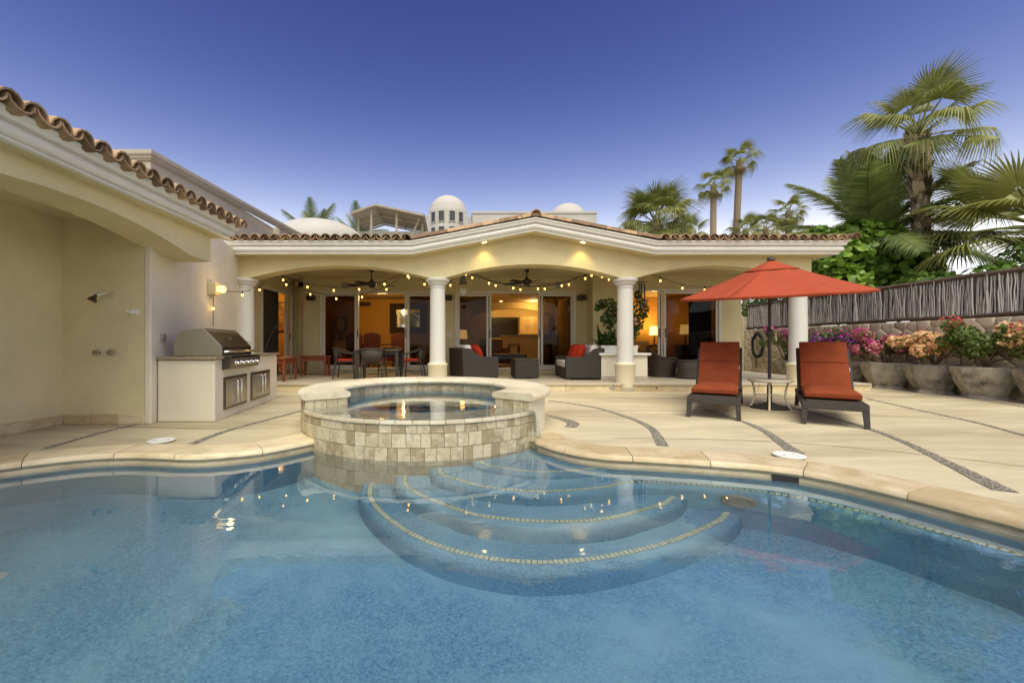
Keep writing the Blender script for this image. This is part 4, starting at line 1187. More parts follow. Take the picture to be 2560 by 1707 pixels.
dt = thing('dining_table', 'square dark dining table on the porch under the left fan', 'table', (-2.08,10.15,ZP), 3)
m = MB(); m.box(-.52,.52,-.52,.52,.665,.695); m.build('table_top', 'wicker_light', dt, bevel=.006)
m = MB(); m.box(-.46,.46,-.46,-.43,.60,.664); m.box(-.46,.46,.43,.46,.60,.664); m.box(-.46,-.43,-.43,.43,.60,.664); m.box(.43,.46,-.43,.43,.60,.664); m.build('apron', 'frame_dark', dt)
for x in (-.46,.46):
    for y in (-.46,.46):
        m = MB(); m.box(x-.035,x+.035,y-.035,y+.035,0,.664); m.build('leg', 'frame_dark', dt)
def dchair(lab, loc, rz):
    """faces local +y"""
    r = thing('dining_chair', lab, 'chair', loc, rz, 'porch dining chairs')
    m = MB(); m.box(-.23,.23,-.22,.24,.40,.425); m.build('seat', 'wicker', r, bevel=.008)
    m = MB(); m.box(-.215,.215,-.20,.235,.426,.475); m.build('seat_pad', 'pillow_red', r, bevel=.02, seg=3, smooth=60)
    m = MB(); N = 10
    for i in range(N+1):
        a = R(-160+140*i/N)
        x, y = .245*math.cos(a), -.10+.17*math.sin(a)
        t = .72-.02*abs(i-N/2)/(N/2)
        m.v += [(x,y,.44),(x*1.05,y*1.15,t)]
    m.f = [(2*i,2*i+2,2*i+3,2*i+1) for i in range(N)]
    b = m.build('backrest', 'wicker', r, smooth=60); md = b.modifiers.new('t', 'SOLIDIFY'); md.thickness = .018
    m = MB(); m.tube(spline([(-.25,.20,.60),(-.285,.0,.635),(-.25,-.18,.715),(-.12,-.29,.725),(.12,-.29,.725),(.25,-.18,.715),(.285,0,.635),(.25,.20,.60)],5), .016, 8); m.build('arm_rail', 'frame_dark', r, smooth=50)
    for x in (-1,1):
        m = MB(); m.tube([(x*.25,.20,.60),(x*.235,.21,.40),(x*.25,.24,0)], .016, 8); m.build('leg', 'frame_dark', r, smooth=50)
        m = MB(); m.tube([(x*.22,-.19,.45),(x*.22,-.20,.40),(x*.25,-.26,0)], .016, 8); m.build('leg', 'frame_dark', r, smooth=50)
        m = MB(); m.tube([(x*.245,.225,.16),(x*.237,-.235,.16)], .009, 6); m.build('stretcher', 'frame_dark', r, smooth=50)
    m = MB(); m.tube([(-.24,0,.16),(.24,0,.16)], .009, 6); m.build('stretcher', 'frame_dark', r, smooth=50)
    return r
dchair('dark porch dining chair in front of the table, its back to the pool', (-2.06,9.36,ZP), 2)
dchair('dark porch dining chair left of the table with red seat pad', (-2.88,10.1,ZP), -86)
dchair('dark porch dining chair right of the table with red seat pad', (-1.27,10.15,ZP), 88)
dchair('dark porch dining chair on the far side of the table, by the doors', (-2.0,10.98,ZP), 180)

def bench(lab, loc, rz):
    r = thing('wooden_bench', lab, 'bench', loc, rz, 'small red wooden benches')
    m = MB(); m.box(-.37,.37,-.19,.19,.49,.53); m.build('seat', 'wood_red', r, bevel=.008)
    m = MB(); m.box(-.31,.31,-.15,-.13,.39,.489); m.box(-.31,.31,.13,.15,.39,.489); m.box(-.31,-.29,-.13,.13,.39,.489); m.box(.29,.31,-.13,.13,.39,.489); m.build('apron', 'wood_red', r)
    for x in (-1,1):
        for y in (-1,1):
            m = MB(); x0, y0 = x*.30, y*.145
            m.add([(x0-.035,y0-.03,.488),(x0+.035,y0-.03,.488),(x0+.035,y0+.03,.488),(x0-.035,y0+.03,.488),(x0-.022+x*.02,y0-.022,0),(x0+.022+x*.02,y0-.022,0),(x0+.022+x*.02,y0+.022,0),(x0-.022+x*.02,y0+.022,0)],
                  [(0,1,2,3),(7,6,5,4),(0,4,5,1),(1,5,6,2),(2,6,7,3),(3,7,4,0)])
            m.build('leg', 'wood_red', r, bevel=.004)
    return r
bench('small red wooden bench against the porch wall left of the doors', (-3.95,11.0,ZP), 0)
bench('small red wooden bench beside the left column, half hidden by the grill island', (-4.18,9.62,ZP), 90)

# planter ledge behind the third column with two pots
lg = thing('planter_ledge', 'low cream planter ledge with white cap behind the third column', 'ledge', (3.7,10.4,ZP))
m = MB(); m.box(3.12,4.18,9.68,11.34,ZP,.735); m.build('body', 'stucco_pale', lg, world=True)
m = MB(); m.box(3.06,4.25,9.61,11.34,.737,.795); m.build('cap', 'trim_white', lg, world=True, bevel=.02, seg=3)
m = MB(); m.box(3.11,4.19,9.67,9.68,ZP+.002,ZP+.09); m.build('base_strip', 'porch_stone', lg, world=True)
def trough(lab, x, y, w):
    r = thing('planter_box', lab, 'planter', (x,y,.796), 0, 'white planter boxes on the ledge')
    m = MB(); m.add([(-w*.44,-.12,0),(w*.44,-.12,0),(w*.44,.12,0),(-w*.44,.12,0),(-w/2,-.14,.17),(w/2,-.14,.17),(w/2,.14,.17),(-w/2,.14,.17)], [(3,2,1,0),(4,5,6,7),(0,1,5,4),(1,2,6,5),(2,3,7,6),(3,0,4,7)])
    m.build('box', 'trim_white', r, bevel=.01)
    m = MB(); m.box(-w/2+.02,w/2-.02,-.12,.12,.165,.176); m.build('soil', 'soil', r)
trough('white planter box left of the third column on the ledge', 3.36,9.95,.40)
trough('white planter box right of the third column on the ledge', 3.86,9.95,.34)

def leaf_blob(m, centre, rad, n, size, up=.3, aspect=1.7, shell=.55, outw=.6, flat=1.0):
    """n pointed leaves through an ellipsoid"""
    for _ in range(n):
        d = Vector((random.gauss(0,1),random.gauss(0,1),random.gauss(0,1))).normalized()
        rr = shell+(1-shell)*random.random()**.5
        p = Vector((centre[0]+d.x*rad[0]*rr, centre[1]+d.y*rad[1]*rr, centre[2]+d.z*rad[2]*rr))
        nn = (d*outw+Vector((random.gauss(0,.5),random.gauss(0,.5),random.gauss(0,.5)+up))).normalized()
        t = nn.cross(Vector((random.gauss(0,1),random.gauss(0,1),random.gauss(0,.6)))).normalized()
        b = nn.cross(t)
        s = size*random.uniform(.65,1.25); w = s/aspect
        m.add([p-t*s*.5, p-t*s*.1+b*w*.5-nn*s*.05, p+t*s*.25+b*w*.42-nn*s*.06, p+t*s*.5-nn*s*.12, p+t*s*.25-b*w*.42-nn*s*.06, p-t*s*.1-b*w*.5-nn*s*.05],
              [(0,1,2,3),(0,3,4,5)])
def blade(m, p, a, L, w, lean, droop=.4, n=5):
    d = Vector((math.cos(a),math.sin(a),0)); s = Vector((-math.sin(a),math.cos(a),0)); rows = []
    for i in range(n+1):
        f = i/n
        q = Vector(p)+d*(L*math.sin(lean)*f)+Vector((0,0,L*math.cos(lean)*f-droop*L*f*f*math.sin(lean)))
        ww = w*math.sin(math.pi*min(1,.12+.88*f)**.8) if f < 1 else .003
        rows += [q-s*ww/2, q+Vector((0,0,-ww*.12)), q+s*ww/2]
    m.add(rows, [(3*i+j,3*i+j+1,3*i+j+4,3*i+j+3) for i in range(n) for j in range(2)])
r = thing('leafy_plant', 'broad leaved green plant left of the third column in a white planter', 'plant', (3.36,9.95,.96))
m = MB()
for k in range(52):
    blade(m, (random.uniform(-.16,.16),random.uniform(-.08,.08),0), random.uniform(0,6.28), random.uniform(.35,.62), .10, random.uniform(.15,1.0), .55)
m.build('leaves', 'plant_leaf', r, kind='stuff')
m = MB(); m.tube([(.05,0,0),(.03,.02,.6),(.0,.0,.95)], [.014,.011,.006], 6); m.tube([(.03,.02,.55),(.12,.02,.75),(.15,0,.95)], .007, 5); m.tube([(.02,.02,.65),(-.12,.0,.9)], .007, 5); m.build('stem', 'branch', r)
m = MB()
for c, rd in (((0,0,1.0),(.16,.16,.14)),((-.15,.0,.98),(.14,.12,.12)),((.14,0,.92),(.12,.12,.14)),((.03,0,.78),(.1,.1,.12)),((.10,0,.62),(.13,.1,.13)),((-.07,0,.66),(.11,.1,.12)),((.20,0,.78),(.10,.1,.12)),((.02,0,.50),(.12,.1,.12)),((-.24,0,.90),(.08,.08,.08))): leaf_blob(m, c, rd, 80, .078)
m.build('crown', 'plant_leaf', r, kind='stuff')
r = thing('flowering_plant', 'tall flowering shrub with pink blooms right of the third column in a white planter', 'plant', (3.86,9.95,.96))
m = MB(); br = [(.22,0,1.2),(.36,0,1.0),(.05,.05,1.0),(-.12,0,.85),(.42,.05,.85)]
for b in br: m.tube(spline([(0,0,0),(b[0]*.25,b[1],b[2]*.4),(b[0]*.65,b[1],b[2]*.75),b],4), [.013-.0007*i for i in range(13)], 5)
m.build('stem', 'branch', r)
m = MB()
for b in br:
    for f, rd in ((.55,.11),(.8,.13),(1.0,.10)): leaf_blob(m, (b[0]*f*.95,b[1]*f,b[2]*f), (rd,rd,rd*1.1), 45, .085)
for k in range(8): leaf_blob(m, (random.uniform(-.15,.15),random.uniform(-.08,.1),.15+.08*k), (.12,.12,.1), 26, .085)
m.build('leaves', 'plant_leaf', r, kind='stuff')
for p in ((.12,-.12,.52),(.40,-.05,1.08),(-.05,-.1,.75),(.1,-.12,.62)):
    m = MB(); leaf_blob(m, p, (.035,.035,.035), 16, .06, aspect=1.2); m.build('bloom', 'flower_pink', r)

# wicker tub chairs, drum ottoman, end table on the right
def tub(lab, loc, rz):
    r = thing('wicker_chair', lab, 'chair', loc, rz, 'wicker tub chairs')
    m = MB(); N = 22
    rows = 6
    for i in range(N+1):
        a = R(25+310*i/N)
        back = max(0, -math.cos(a))
        for k in range(rows+1):
            f = k/rows; z = .05+(.42+.30*back**1.2)*f
            rr = .30+.07*f
            m.v.append((rr*math.cos(a)*1.02, rr*math.sin(a), z))
    for i in range(N):
        for k in range(rows): m.f.append((i*(rows+1)+k,(i+1)*(rows+1)+k,(i+1)*(rows+1)+k+1,i*(rows+1)+k+1))
    b = m.build('shell', 'wicker', r, smooth=60); md = b.modifiers.new('t','SOLIDIFY'); md.thickness = .025
    m = MB(); m.tube([(1.0*(.37)*math.cos(R(25+310*i/N))*1.02, .37*math.sin(R(25+310*i/N)), .05+.42+.30*max(0,-math.cos(R(25+310*i/N)))**1.2) for i in range(N+1)], .022, 8); m.build('rim', 'wicker', r, smooth=60)
    m = MB(); m.lathe([(.31,.0),(.32,.30),(.31,.34),(.001,.36)], 28); m.build('seat_base', 'wicker', r, smooth=50)
    m = MB(); m.lathe([(.27,.36),(.285,.39),(.27,.43),(.001,.44)], 28); m.build('seat_pad', 'fabric_tan', r, smooth=50)
    return r
tub('dark wicker tub chair beside the planter ledge, right of the third column', (5.02,10.75,ZP), -25)
tub('dark wicker tub chair behind the left lounger, by the right porch door', (6.60,10.75,ZP), 200)
r = thing('drum_ottoman', 'round dark wicker ottoman in front of the tub chair', 'ottoman', (5.40,10.15,ZP))
m = MB(); m.lathe([(.26,0),(.30,.04),(.28,.20),(.31,.36),(.29,.40),(.001,.41)], 32); m.build('drum', 'wicker', r, smooth=40)
m = MB(); m.lathe([(.29,.402),(.30,.425),(.28,.445),(.001,.45)], 32); m.build('pad', 'wicker_light', r, smooth=40)
r = thing('end_table', 'small black square end table beside the drum ottoman', 'table', (6.0,10.45,ZP))
m = MB(); m.box(-.24,.24,-.22,.22,.44,.47); m.build('table_top', 'frame_dark', r)
m = MB(); m.box(-.22,.22,-.20,.20,.10,.12); m.build('shelf', 'frame_dark', r)
for x in (-.21,.21):
    for y in (-.19,.19):
        m = MB(); m.box(x-.02,x+.02,y-.02,y+.02,0,.44); m.build('leg', 'frame_dark', r)

# ceiling fans
def fan(lab, x, y, z, rot):
    r = thing('ceiling_fan', lab, 'fan', (x,y,2.86), rot, 'porch ceiling fans')
    dz = z-2.86
    m = MB(); m.lathe([(.001,0),(.06,0),(.055,-.05),(.02,-.07),(.012,-.075),(.012,dz+.10),(.02,dz+.10)], 16); m.build('rod', 'fan_black', r, smooth=40)
    m = MB(); m.lathe([(.02,.12),(.04,.10),(.055,.06),(.12,.045),(.135,.02),(.12,-.03),(.07,-.05),(.06,-.075),(.03,-.085),(.001,-.085)], 24, (0,0,dz)); m.build('motor', 'fan_black', r, smooth=40)
    for k in range(5):
        mm = T(0,0,dz-.02,rz=72*k) @ T(0,0,0,rx=12)
        m = MB(); m.box(.10,.20,-.02,.02,-.008,.006,mm); m.prism([(.17,-.045),(.25,-.065),(.50,-.075),(.60,-.06),(.63,0),(.60,.06),(.50,.075),(.25,.065),(.17,.045)],-.005,.005,mm)
        m.build('blade', 'fan_black', r)
fan('black five blade ceiling fan in the left porch bay', -2.36,10.5,2.50,30)
fan('black five blade ceiling fan in the middle porch bay', 1.52,10.5,2.55,8)

# wall speakers, ceiling discs, outlet, hanging ornaments
for x, y, lab in ((-4.37,YB,'small brown wall speaker left of the left porch doors'),(3.26,YB,'small brown wall speaker right of the middle porch doors'),(-.50,YB,'small brown wall speaker beside the second column')):
    r = thing('wall_speaker', lab, 'speaker', (x,y,2.30), 0, 'porch wall speakers')
    m = MB(); m.prism_xz([(-.12,-.04),(-.08,-.08),(.08,-.08),(.12,-.04),(.12,.04),(.08,.08),(-.08,.08),(-.12,.04)],-.13,0); m.build('case', 'wood_dark', r, bevel=.01)
    m = MB(); m.box(-.09,.09,-.138,-.131,-.055,.055); m.build('grille', 'bronze', r, bevel=.004)
for x, lab in ((-3.42,'small round grey vent high on the porch wall left of the fan'),(2.62,'small round grey vent high on the porch wall right of the middle fan')):
    r = thing('round_vent', lab, 'vent', (x,YB,2.66), 0, 'round vents')
    m = MB(); m.lathe([(.10,0),(.10,.03),(.08,.04),(.001,.045)], 20, m=T(0,0,0,rx=90)); m.build('cover', 'plastic_grey', r, smooth=40)
r = thing('outlet_plate', 'white outlet plate on the porch wall right of the second column', 'outlet', (-.47,YB,1.28))
m = MB(); m.box(-.06,.06,-.01,0,-.06,.06); m.build('plate', 'plastic_white', r, bevel=.004)
for x in (-.02,.02):
    m = MB(); m.box(x-.012,x+.012,-.013,-.0101,-.03,.03); m.build('socket', 'plastic_grey', r)
r = thing('hanging_ornament', 'grey cone shaped hanging ornament with a pale heart left of the middle doors', 'ornament', (-.07,9.9,2.86))
m = MB(); m.tube([(0,0,0),(0,0,-.42)], .003, 5); m.tube([(0,0,-.55),(0,0,-.66)], .003, 5); m.build('cord', 'black_plastic', r)
m = MB(); m.add([(0,0,-.12),(-.10,-.03,-.46),(.10,-.03,-.46),(.10,.03,-.46),(-.10,.03,-.46)],[(0,1,2),(0,2,3),(0,3,4),(0,4,1),(1,4,3,2)]); m.build('cone', 'ornament_grey', r)
m = MB(); m.prism_xz([(0,-.72),(-.06,-.66),(-.085,-.61),(-.075,-.57),(-.04,-.55),(0,-.57),(.04,-.55),(.075,-.57),(.085,-.61),(.06,-.66)],-.012,.012); m.build('heart', 'stucco_far', r, bevel=.005)
r = thing('wind_chime', 'black metal wind chime hanging right of the third column', 'wind chime', (3.88,9.25,2.46))
m = MB(); m.box(-.09,.09,-.07,.07,-.11,-.09); m.tube([(0,0,.0),(0,0,-.09)], .003, 5); m.build('top_plate', 'wood_dark', r)
for k in range(5):
    a = R(72*k+20); L = .30+.05*k
    m = MB(); m.lathe([(.013,-.13-L),(.013,-.13),(.001,-.13)], 10, (.06*math.cos(a),.05*math.sin(a),0)); m.build('chime_tube', 'fan_black', r, smooth=40)
m = MB(); m.tube([(0,0,-.1),(0,0,-.60)], .003, 5); m.lathe([(.03,-.33),(.03,-.315),(.001,-.315)], 10); m.box(-.03,.03,-.004,.004,-.68,-.6); m.build('clapper', 'wood_dark', r)

# ================================================================== SEEN INSIDE THE ROOMS
FI = ZS-.05
r = thing('wall_mirror', 'mirror in a wide dark carved frame on the orange dining room wall', 'mirror', (-2.15,15.6,1.95))
m = MB()
for (x0,x1,z0,z1) in ((-.68,-.44,-.55,.55),(.44,.68,-.55,.55),(-.44,.44,.32,.55),(-.44,.44,-.55,-.32)): m.box(x0,x1,-.06,0,z0,z1)
m.build('frame', 'frame_carved', r, bevel=.015)
m = MB(); m.box(-.44,.44,-.025,-.015,-.32,.32); m.build('glass', 'mirror', r)
r = thing('wall_grille', 'dark slotted air grille high on the dining room wall', 'grille', (-3.75,15.6,2.48))
m = MB(); m.box(-.22,.22,-.02,0,-.08,.08); m.build('frame', 'wood_dark', r)
for k in range(4):
    m = MB(); m.box(-.20,.20,-.028,-.02,-.06+k*.035,-.04+k*.035); m.build('slat', 'blind_dark', r)
dn = thing('indoor_table', 'long dark dining table inside the left room', 'table', (-2.6,14.3,FI))
m = MB(); m.box(-1.1,1.0,-.45,.45,.70,.75); m.build('table_top', 'wood_dark', dn, bevel=.008)
for x in (-.95,.85):
    for y in (-.36,.36):
        m = MB(); m.box(x-.05,x+.05,y-.05,y+.05,0,.70); m.build('leg', 'wood_dark', dn)
for k, (x, y, rz, lab) in enumerate(((-3.55,13.6,0,'leftmost brown upholstered chair in the dining room'),(-2.95,13.45,0,'middle brown upholstered chair in the dining room, the largest'),(-2.15,13.75,0,'right brown upholstered chair in the dining room'))):
    c = thing('upholstered_chair', lab, 'chair', (x,y,FI), rz, 'indoor dining chairs')
    m = MB(); m.box(-.25,.25,-.24,.26,.40,.50); m.build('seat', 'fabric_brown', c, bevel=.02, seg=3)
    m = MB(); m.prism_xz([(-.25,.45),(.25,.45),(.27,1.02),(.20,1.08),(0,1.11),(-.20,1.08),(-.27,1.02)],-.28,-.20); m.build('backrest', 'fabric_brown', c, bevel=.02, seg=3)
    for sx in (-.21,.21):
        for sy in (-.2,.22):
            m = MB(); m.box(sx-.025,sx+.025,sy-.025,sy+.025,0,.40); m.build('leg', 'wood_dark', c)
r = thing('ring_sculpture', 'black ring shaped sculpture on a pale pedestal behind the left glass door', 'sculpture', (-4.35,14.6,FI))
m = MB(); m.box(-.2,.2,-.2,.2,0,.86); m.build('pedestal', 'wall_cream_in', r)
m = MB(); m.tube([(.2*math.cos(R(a)),0,1.42+.28*math.sin(R(a))) for a in range(-60,290,14)], .05, 8); m.ball((0,0,1.10), .08, 10); m.box(-.12,.12,-.08,.08,.86,.92); m.ball((0,0,.97), .07, 10); m.build('ring', 'fan_black', r, smooth=50)
r = thing('framed_painting', 'dark framed painting in warm tones seen through the side door', 'painting', (-6.02,14.0,1.90))
m = MB(); m.box(-.33,.33,-.04,0,-.50,.50); m.build('frame', 'wood_dark', r)
m = MB(); m.box(-.28,.28,-.048,-.0401,-.45,.45); m.build('canvas', 'painting', r)
r = thing('pendant_lamp', 'warm ceiling lamp inside the dining room', 'lamp', (-2.6,12.75,2.66))
m = MB(); m.lathe([(.001,0),(.14,0),(.16,-.06),(.10,-.09),(.001,-.095)], 20); m.build('shade', 'lampshade', r, smooth=40)
point('dining_light', (0,.3,-.25), 26, WARM, .15, r, world=False)
r = thing('pendant_lamp', 'warm ceiling lamp inside the side room', 'lamp', (-5.80,12.9,2.72))
m = MB(); m.lathe([(.001,0),(.14,0),(.16,-.06),(.10,-.09),(.001,-.095)], 20); m.build('shade', 'lampshade', r, smooth=40)
point('side_light', (0,0,-.3), 13, WARM, .15, r, world=False)
# kitchen
kb = thing('kitchen_bar', 'pale kitchen bar with stone counter deep inside the middle room', 'counter', (2.4,16.4,FI))
m = MB(); m.box(-.95,1.2,-.12,.5,0,1.04); m.build('body', 'wall_cream_in', kb)
m = MB(); m.box(-1.02,1.2,-.25,.55,1.042,1.09); m.build('top', 'granite', kb, bevel=.008)
cb = thing('kitchen_cabinets', 'pale wood kitchen wall cabinets lit from above', 'cabinet', (3.05,19.2,1.45))
m = MB(); m.box(-.6,.75,-.0,.38,0,.80); m.build('carcass', 'wood_pale', cb)
for k in range(4):
    m = MB(); m.box(-.59+k*.335,-.265+k*.335,-.02,-.001,.01,.79); m.build('door', 'wood_pale', cb, bevel=.006)
hd = thing('range_hood', 'white range hood below the pale kitchen cabinets', 'hood', (3.05,19.0,1.22))
m = MB(); m.add([(-.55,-.1,0),(.55,-.1,0),(.55,.5,0),(-.55,.5,0),(-.5,0,.18),(.5,0,.18),(.5,.5,.18),(-.5,.5,.18)],[(3,2,1,0),(4,5,6,7),(0,1,5,4),(1,2,6,5),(2,3,7,6),(3,0,4,7)]); m.build('canopy', 'plastic_white', hd)
bl = thing('window_blind', 'dark slatted window blind at the back of the kitchen', 'blind', (1.70,19.6,1.30))
m = MB(); m.box(-.75,.72,-.02,-.005,0,.95); m.build('backing', 'window_dark', bl)
for k in range(16):
    m = MB(); m.box(-.74,.71,-.06,-.025,.02+k*.057,.045+k*.057); m.build('slat', 'blind_dark', bl)
for x, y, lab in ((1.78,15.6,'tan bar stool in front of the kitchen bar'),(2.95,15.6,'dark bar stool at the right end of the kitchen bar')):
    s = thing('bar_stool', lab, 'stool', (x,y,FI), 0, 'kitchen bar stools')
    m = MB(); m.box(-.22,.22,-.2,.2,.68,.76); m.build('seat', 'fabric_tan' if x < 2 else 'wood_dark', s, bevel=.02)
    for sx in (-.18,.18):
        for sy in (-.16,.16):
            m = MB(); m.box(sx-.02,sx+.02,sy-.02,sy+.02,0,.68); m.build('leg', 'frame_dark', s)
ac = thing('leather_armchair', 'brown leather armchair inside the middle room', 'armchair', (.95,14.6,FI), 10)
m = MB(); m.box(-.42,.42,-.4,.4,.08,.42); m.build('seat', 'leather', ac, bevel=.04, seg=3)
m = MB(); m.box(-.42,.42,.25,.45,.42,.92); m.build('backrest', 'leather', ac, bevel=.06, seg=3)
for x in (-.46,.36):
    m = MB(); m.box(x,x+.12,-.4,.42,.08,.62); m.build('arm', 'leather', ac, bevel=.04, seg=3)
oz = thing('leather_ottoman', 'long black leather ottoman inside the middle room', 'ottoman', (1.35,13.4,FI))
m = MB(); m.box(-.62,.55,-.3,.3,.22,.44); m.build('pad', 'fan_black', oz, bevel=.05, seg=3)
for sx in (-.5,.45):
    for sy in (-.22,.22):
        m = MB(); m.box(sx-.03,sx+.03,sy-.03,sy+.03,0,.22); m.build('leg', 'wood_dark', oz)
def tlamp(lab, x, y, zs, hgt, power, wshade=.17):
    r = thing('table_lamp', lab, 'lamp', (x,y,zs))
    m = MB(); m.lathe([(.08,0),(.075,.02),(.02,.04),(.03,.15),(.015,hgt-.02),(.015,hgt)], 16); m.build('base', 'bronze', r, smooth=40)
    m = MB(); m.lathe([(wshade,hgt-.02),(wshade*.85,hgt+.28)], 24); m.build('shade', 'lampshade', r, smooth=40)
    point('lamp_light', (0,-.0,hgt+.38), power, WARM, .08, r, world=False)
    return r
def nstand(lab, x, y, h):
    r = thing('night_stand', lab, 'table', (x,y,FI))
    m = MB(); m.box(-.25,.25,-.22,.22,h-.04,h); m.build('table_top', 'wood_dark', r)
    m = MB(); m.box(-.23,.23,-.2,.2,0,h-.041); m.build('cabinet', 'wood_dark', r)
nstand('dark side cabinet inside the middle room behind the left glass leaf', -.12,14.2,.72)
tlamp('table lamp with glowing shade behind the left glass leaf of the middle doors', -.12,14.2,FI+.72,.22,6)
nstand('dark side cabinet in the right room under the left lamp', 6.55,14.6,.72)
tlamp('glowing table lamp in the right room beside the door frame', 6.55,14.6,FI+.72,.36,15)
nstand('dark side cabinet in the right room under the lamp behind the dark glass', 7.0,13.4,.72)
tlamp('table lamp in the right room glimpsed through the dark glass leaf', 7.0,13.4,FI+.72,.36,10)
sf = thing('tan_sofa', 'tan upholstered sofa inside the right room', 'sofa', (5.4,14.3,FI))
m = MB(); m.box(-1.0,.95,-.45,.35,.08,.44); m.build('seat', 'fabric_tan', sf, bevel=.05, seg=3)
m = MB(); m.box(-1.0,.95,.2,.45,.44,.86); m.build('backrest', 'fabric_tan', sf, bevel=.06, seg=3)
for x in (-1.12,.95):
    m = MB(); m.box(x,x+.17,-.45,.45,.08,.62); m.build('arm', 'fabric_tan', sf, bevel=.05, seg=3)
cu = thing('dark_curtain', 'dark pleated curtain behind the right glass leaf', 'curtain', (6.60,11.85,FI))
m = MB(); n = 40; pts = []
for i in range(n+1): pts.append((-.32+.64*i/n, .035*math.sin(i*1.25)))
m.v = [(x,y,.02) for x,y in pts]+[(x,y,2.15) for x,y in pts]; m.f = [(i,i+1,n+2+i,n+1+i) for i in range(n)]
m.build('cloth', 'curtain', cu, smooth=60)
r = thing('curtain_rod', 'dark curtain rod above the curtain in the right room', 'rod', (6.6,11.85,FI+2.17)); m = MB(); m.tube([(-.5,0,0),(.5,0,0)], .012, 8); m.build('bar', 'bronze', r); m = MB(); m.ball((-.52,0,0),.025,8); m.build('knob', 'bronze', r)
for x, y, pw in ((1.35,16.2,0),(2.6,16.2,14),(1.35,18.3,14),(3.0,18.6,12)):
    lab = {(1.35,16.2):'recessed ceiling light in the middle room, front left',(2.6,16.2):'recessed ceiling light in the middle room, front right',(1.35,18.3):'recessed ceiling light above the kitchen blind',(3.0,18.6):'recessed ceiling light above the pale kitchen cabinets'}[(x,y)]
    r = thing('ceiling_downlight', lab, 'ceiling light', (x,y,2.66), 0, 'kitchen downlights')
    m = MB(); m.lathe([(.09,0),(.09,-.012),(.06,-.014)], 18); m.build('trim_ring', 'trim_white', r, smooth=40)
    m = MB(); m.lathe([(.001,-.016),(.06,-.016)], 18); m.build('bulb_face', 'downlight', r)
    if pw: point('kitchen_light', (0,0,-.12), pw, WARM, .06, r, world=False)
# ================================================================== STONE WALL, STICK FENCE
XW = 10.22
wl_ = thing('stone_wall', 'rough tan stone garden wall along the right side of the deck', 'wall', (XW,9.5,0))
m = MB(); m.box(XW+.03,XW+.38,1.5,15.45,-.03,1.50); m.build('core', 'stone_mortar', wl_, world=True)
# irregular stones: cells of a jittered grid, clipped against neighbours
def vor_cells(x0, x1, y0, y1, sx, sy):
    pts = []
    ny = max(1, round((y1-y0)/sy)); nx = max(1, round((x1-x0)/sx))
    for j in range(ny):
        for i in range(nx):
            pts.append((x0+(i+.5+(.25 if j % 2 else -.25)+random.uniform(-.32,.32))*(x1-x0)/nx, y0+(j+.5+random.uniform(-.34,.34))*(y1-y0)/ny))
    cells = []
    for i, p in enumerate(pts):
        poly = [(x0,y0),(x1,y0),(x1,y1),(x0,y1)]
        for j, q in enumerate(pts):
            if i == j or abs(p[0]-q[0]) > 3*sx or abs(p[1]-q[1]) > 3*sy: continue
            mx, my = (p[0]+q[0])/2, (p[1]+q[1])/2; dx, dy = q[0]-p[0], q[1]-p[1]
            new = []
            for k in range(len(poly)):
                a, b = poly[k], poly[(k+1)%len(poly)]
                fa = (a[0]-mx)*dx+(a[1]-my)*dy; fb = (b[0]-mx)*dx+(b[1]-my)*dy
                if fa <= 0: new.append(a)
                if fa*fb < 0: t = fa/(fa-fb); new.append((a[0]+(b[0]-a[0])*t, a[1]+(b[1]-a[1])*t))
            poly = new
            if len(poly) < 3: break
        if len(poly) >= 3: cells.append((p, poly))
    return cells
for p, poly in vor_cells(6.2,15.45,0.0,1.52,.27,.20):
    cx = sum(a[0] for a in poly)/len(poly); cz = sum(a[1] for a in poly)/len(poly)
    def shr(s): return [(cx+(a[0]-cx)*s, cz+(a[1]-cz)*s) for a in poly]
    d = random.uniform(.006,.020); k = len(poly)
    mm = MB(); a, b, c = shr(.97), shr(.93), shr(.65)
    mm.v = [(XW+.035,q[0],q[1]) for q in a]+[(XW+.03-d*.65,q[0],q[1]) for q in b]+[(XW+.03-d,q[0]+random.uniform(-.01,.01),q[1]) for q in c]
    for r_ in range(2): mm.f += [(r_*k+i,r_*k+(i+1)%k,(r_+1)*k+(i+1)%k,(r_+1)*k+i) for i in range(k)]
    mm.f.append(tuple(2*k+i for i in range(k)))
    mm.build('stone', 'stone_wall', wl_, world=True, smooth=0)
# wall end beside the house
m = MB(); m.box(XW-.05,XW+.4,15.46,15.75,-.03,2.0); m.build('end_pier', 'stone_wall', wl_, world=True, bevel=.03)

fn = thing('stick_fence', 'grey stick fence panel with dark rails on top of the stone wall', 'fence', (XW+.12,9.5,1.52))
for z, rr in ((1.575,.045),(2.385,.05)):
    m = MB(); m.tube([(XW+.12+jt(.012),1.6+i*.7,z+jt(.012)) for i in range(20)]+[(XW+.12,15.45,z)], rr, 8); m.build('rail', 'rail_wood', fn, world=True, smooth=60)
for z in (1.98,):
    m = MB(); m.tube([(XW+.15+jt(.01),1.6+i*.7,z+jt(.02)) for i in range(20)]+[(XW+.15,15.45,z)], .012, 5); m.build('rail', 'rail_wood', fn, world=True)
y = 6.6; sid = []
for k in range(5):
    mm = MB(); zz = [0,.2,.4,.6,.8]
    mm.tube([(random.uniform(-.012,.012),random.uniform(-.012,.012),z) for z in zz], [.013,.0125,.012,.0115,.010], 5)
    me = mm.mesh('stick'); me.materials.append(M['stick']); sid.append(me)
ns = 0; rest = MB()
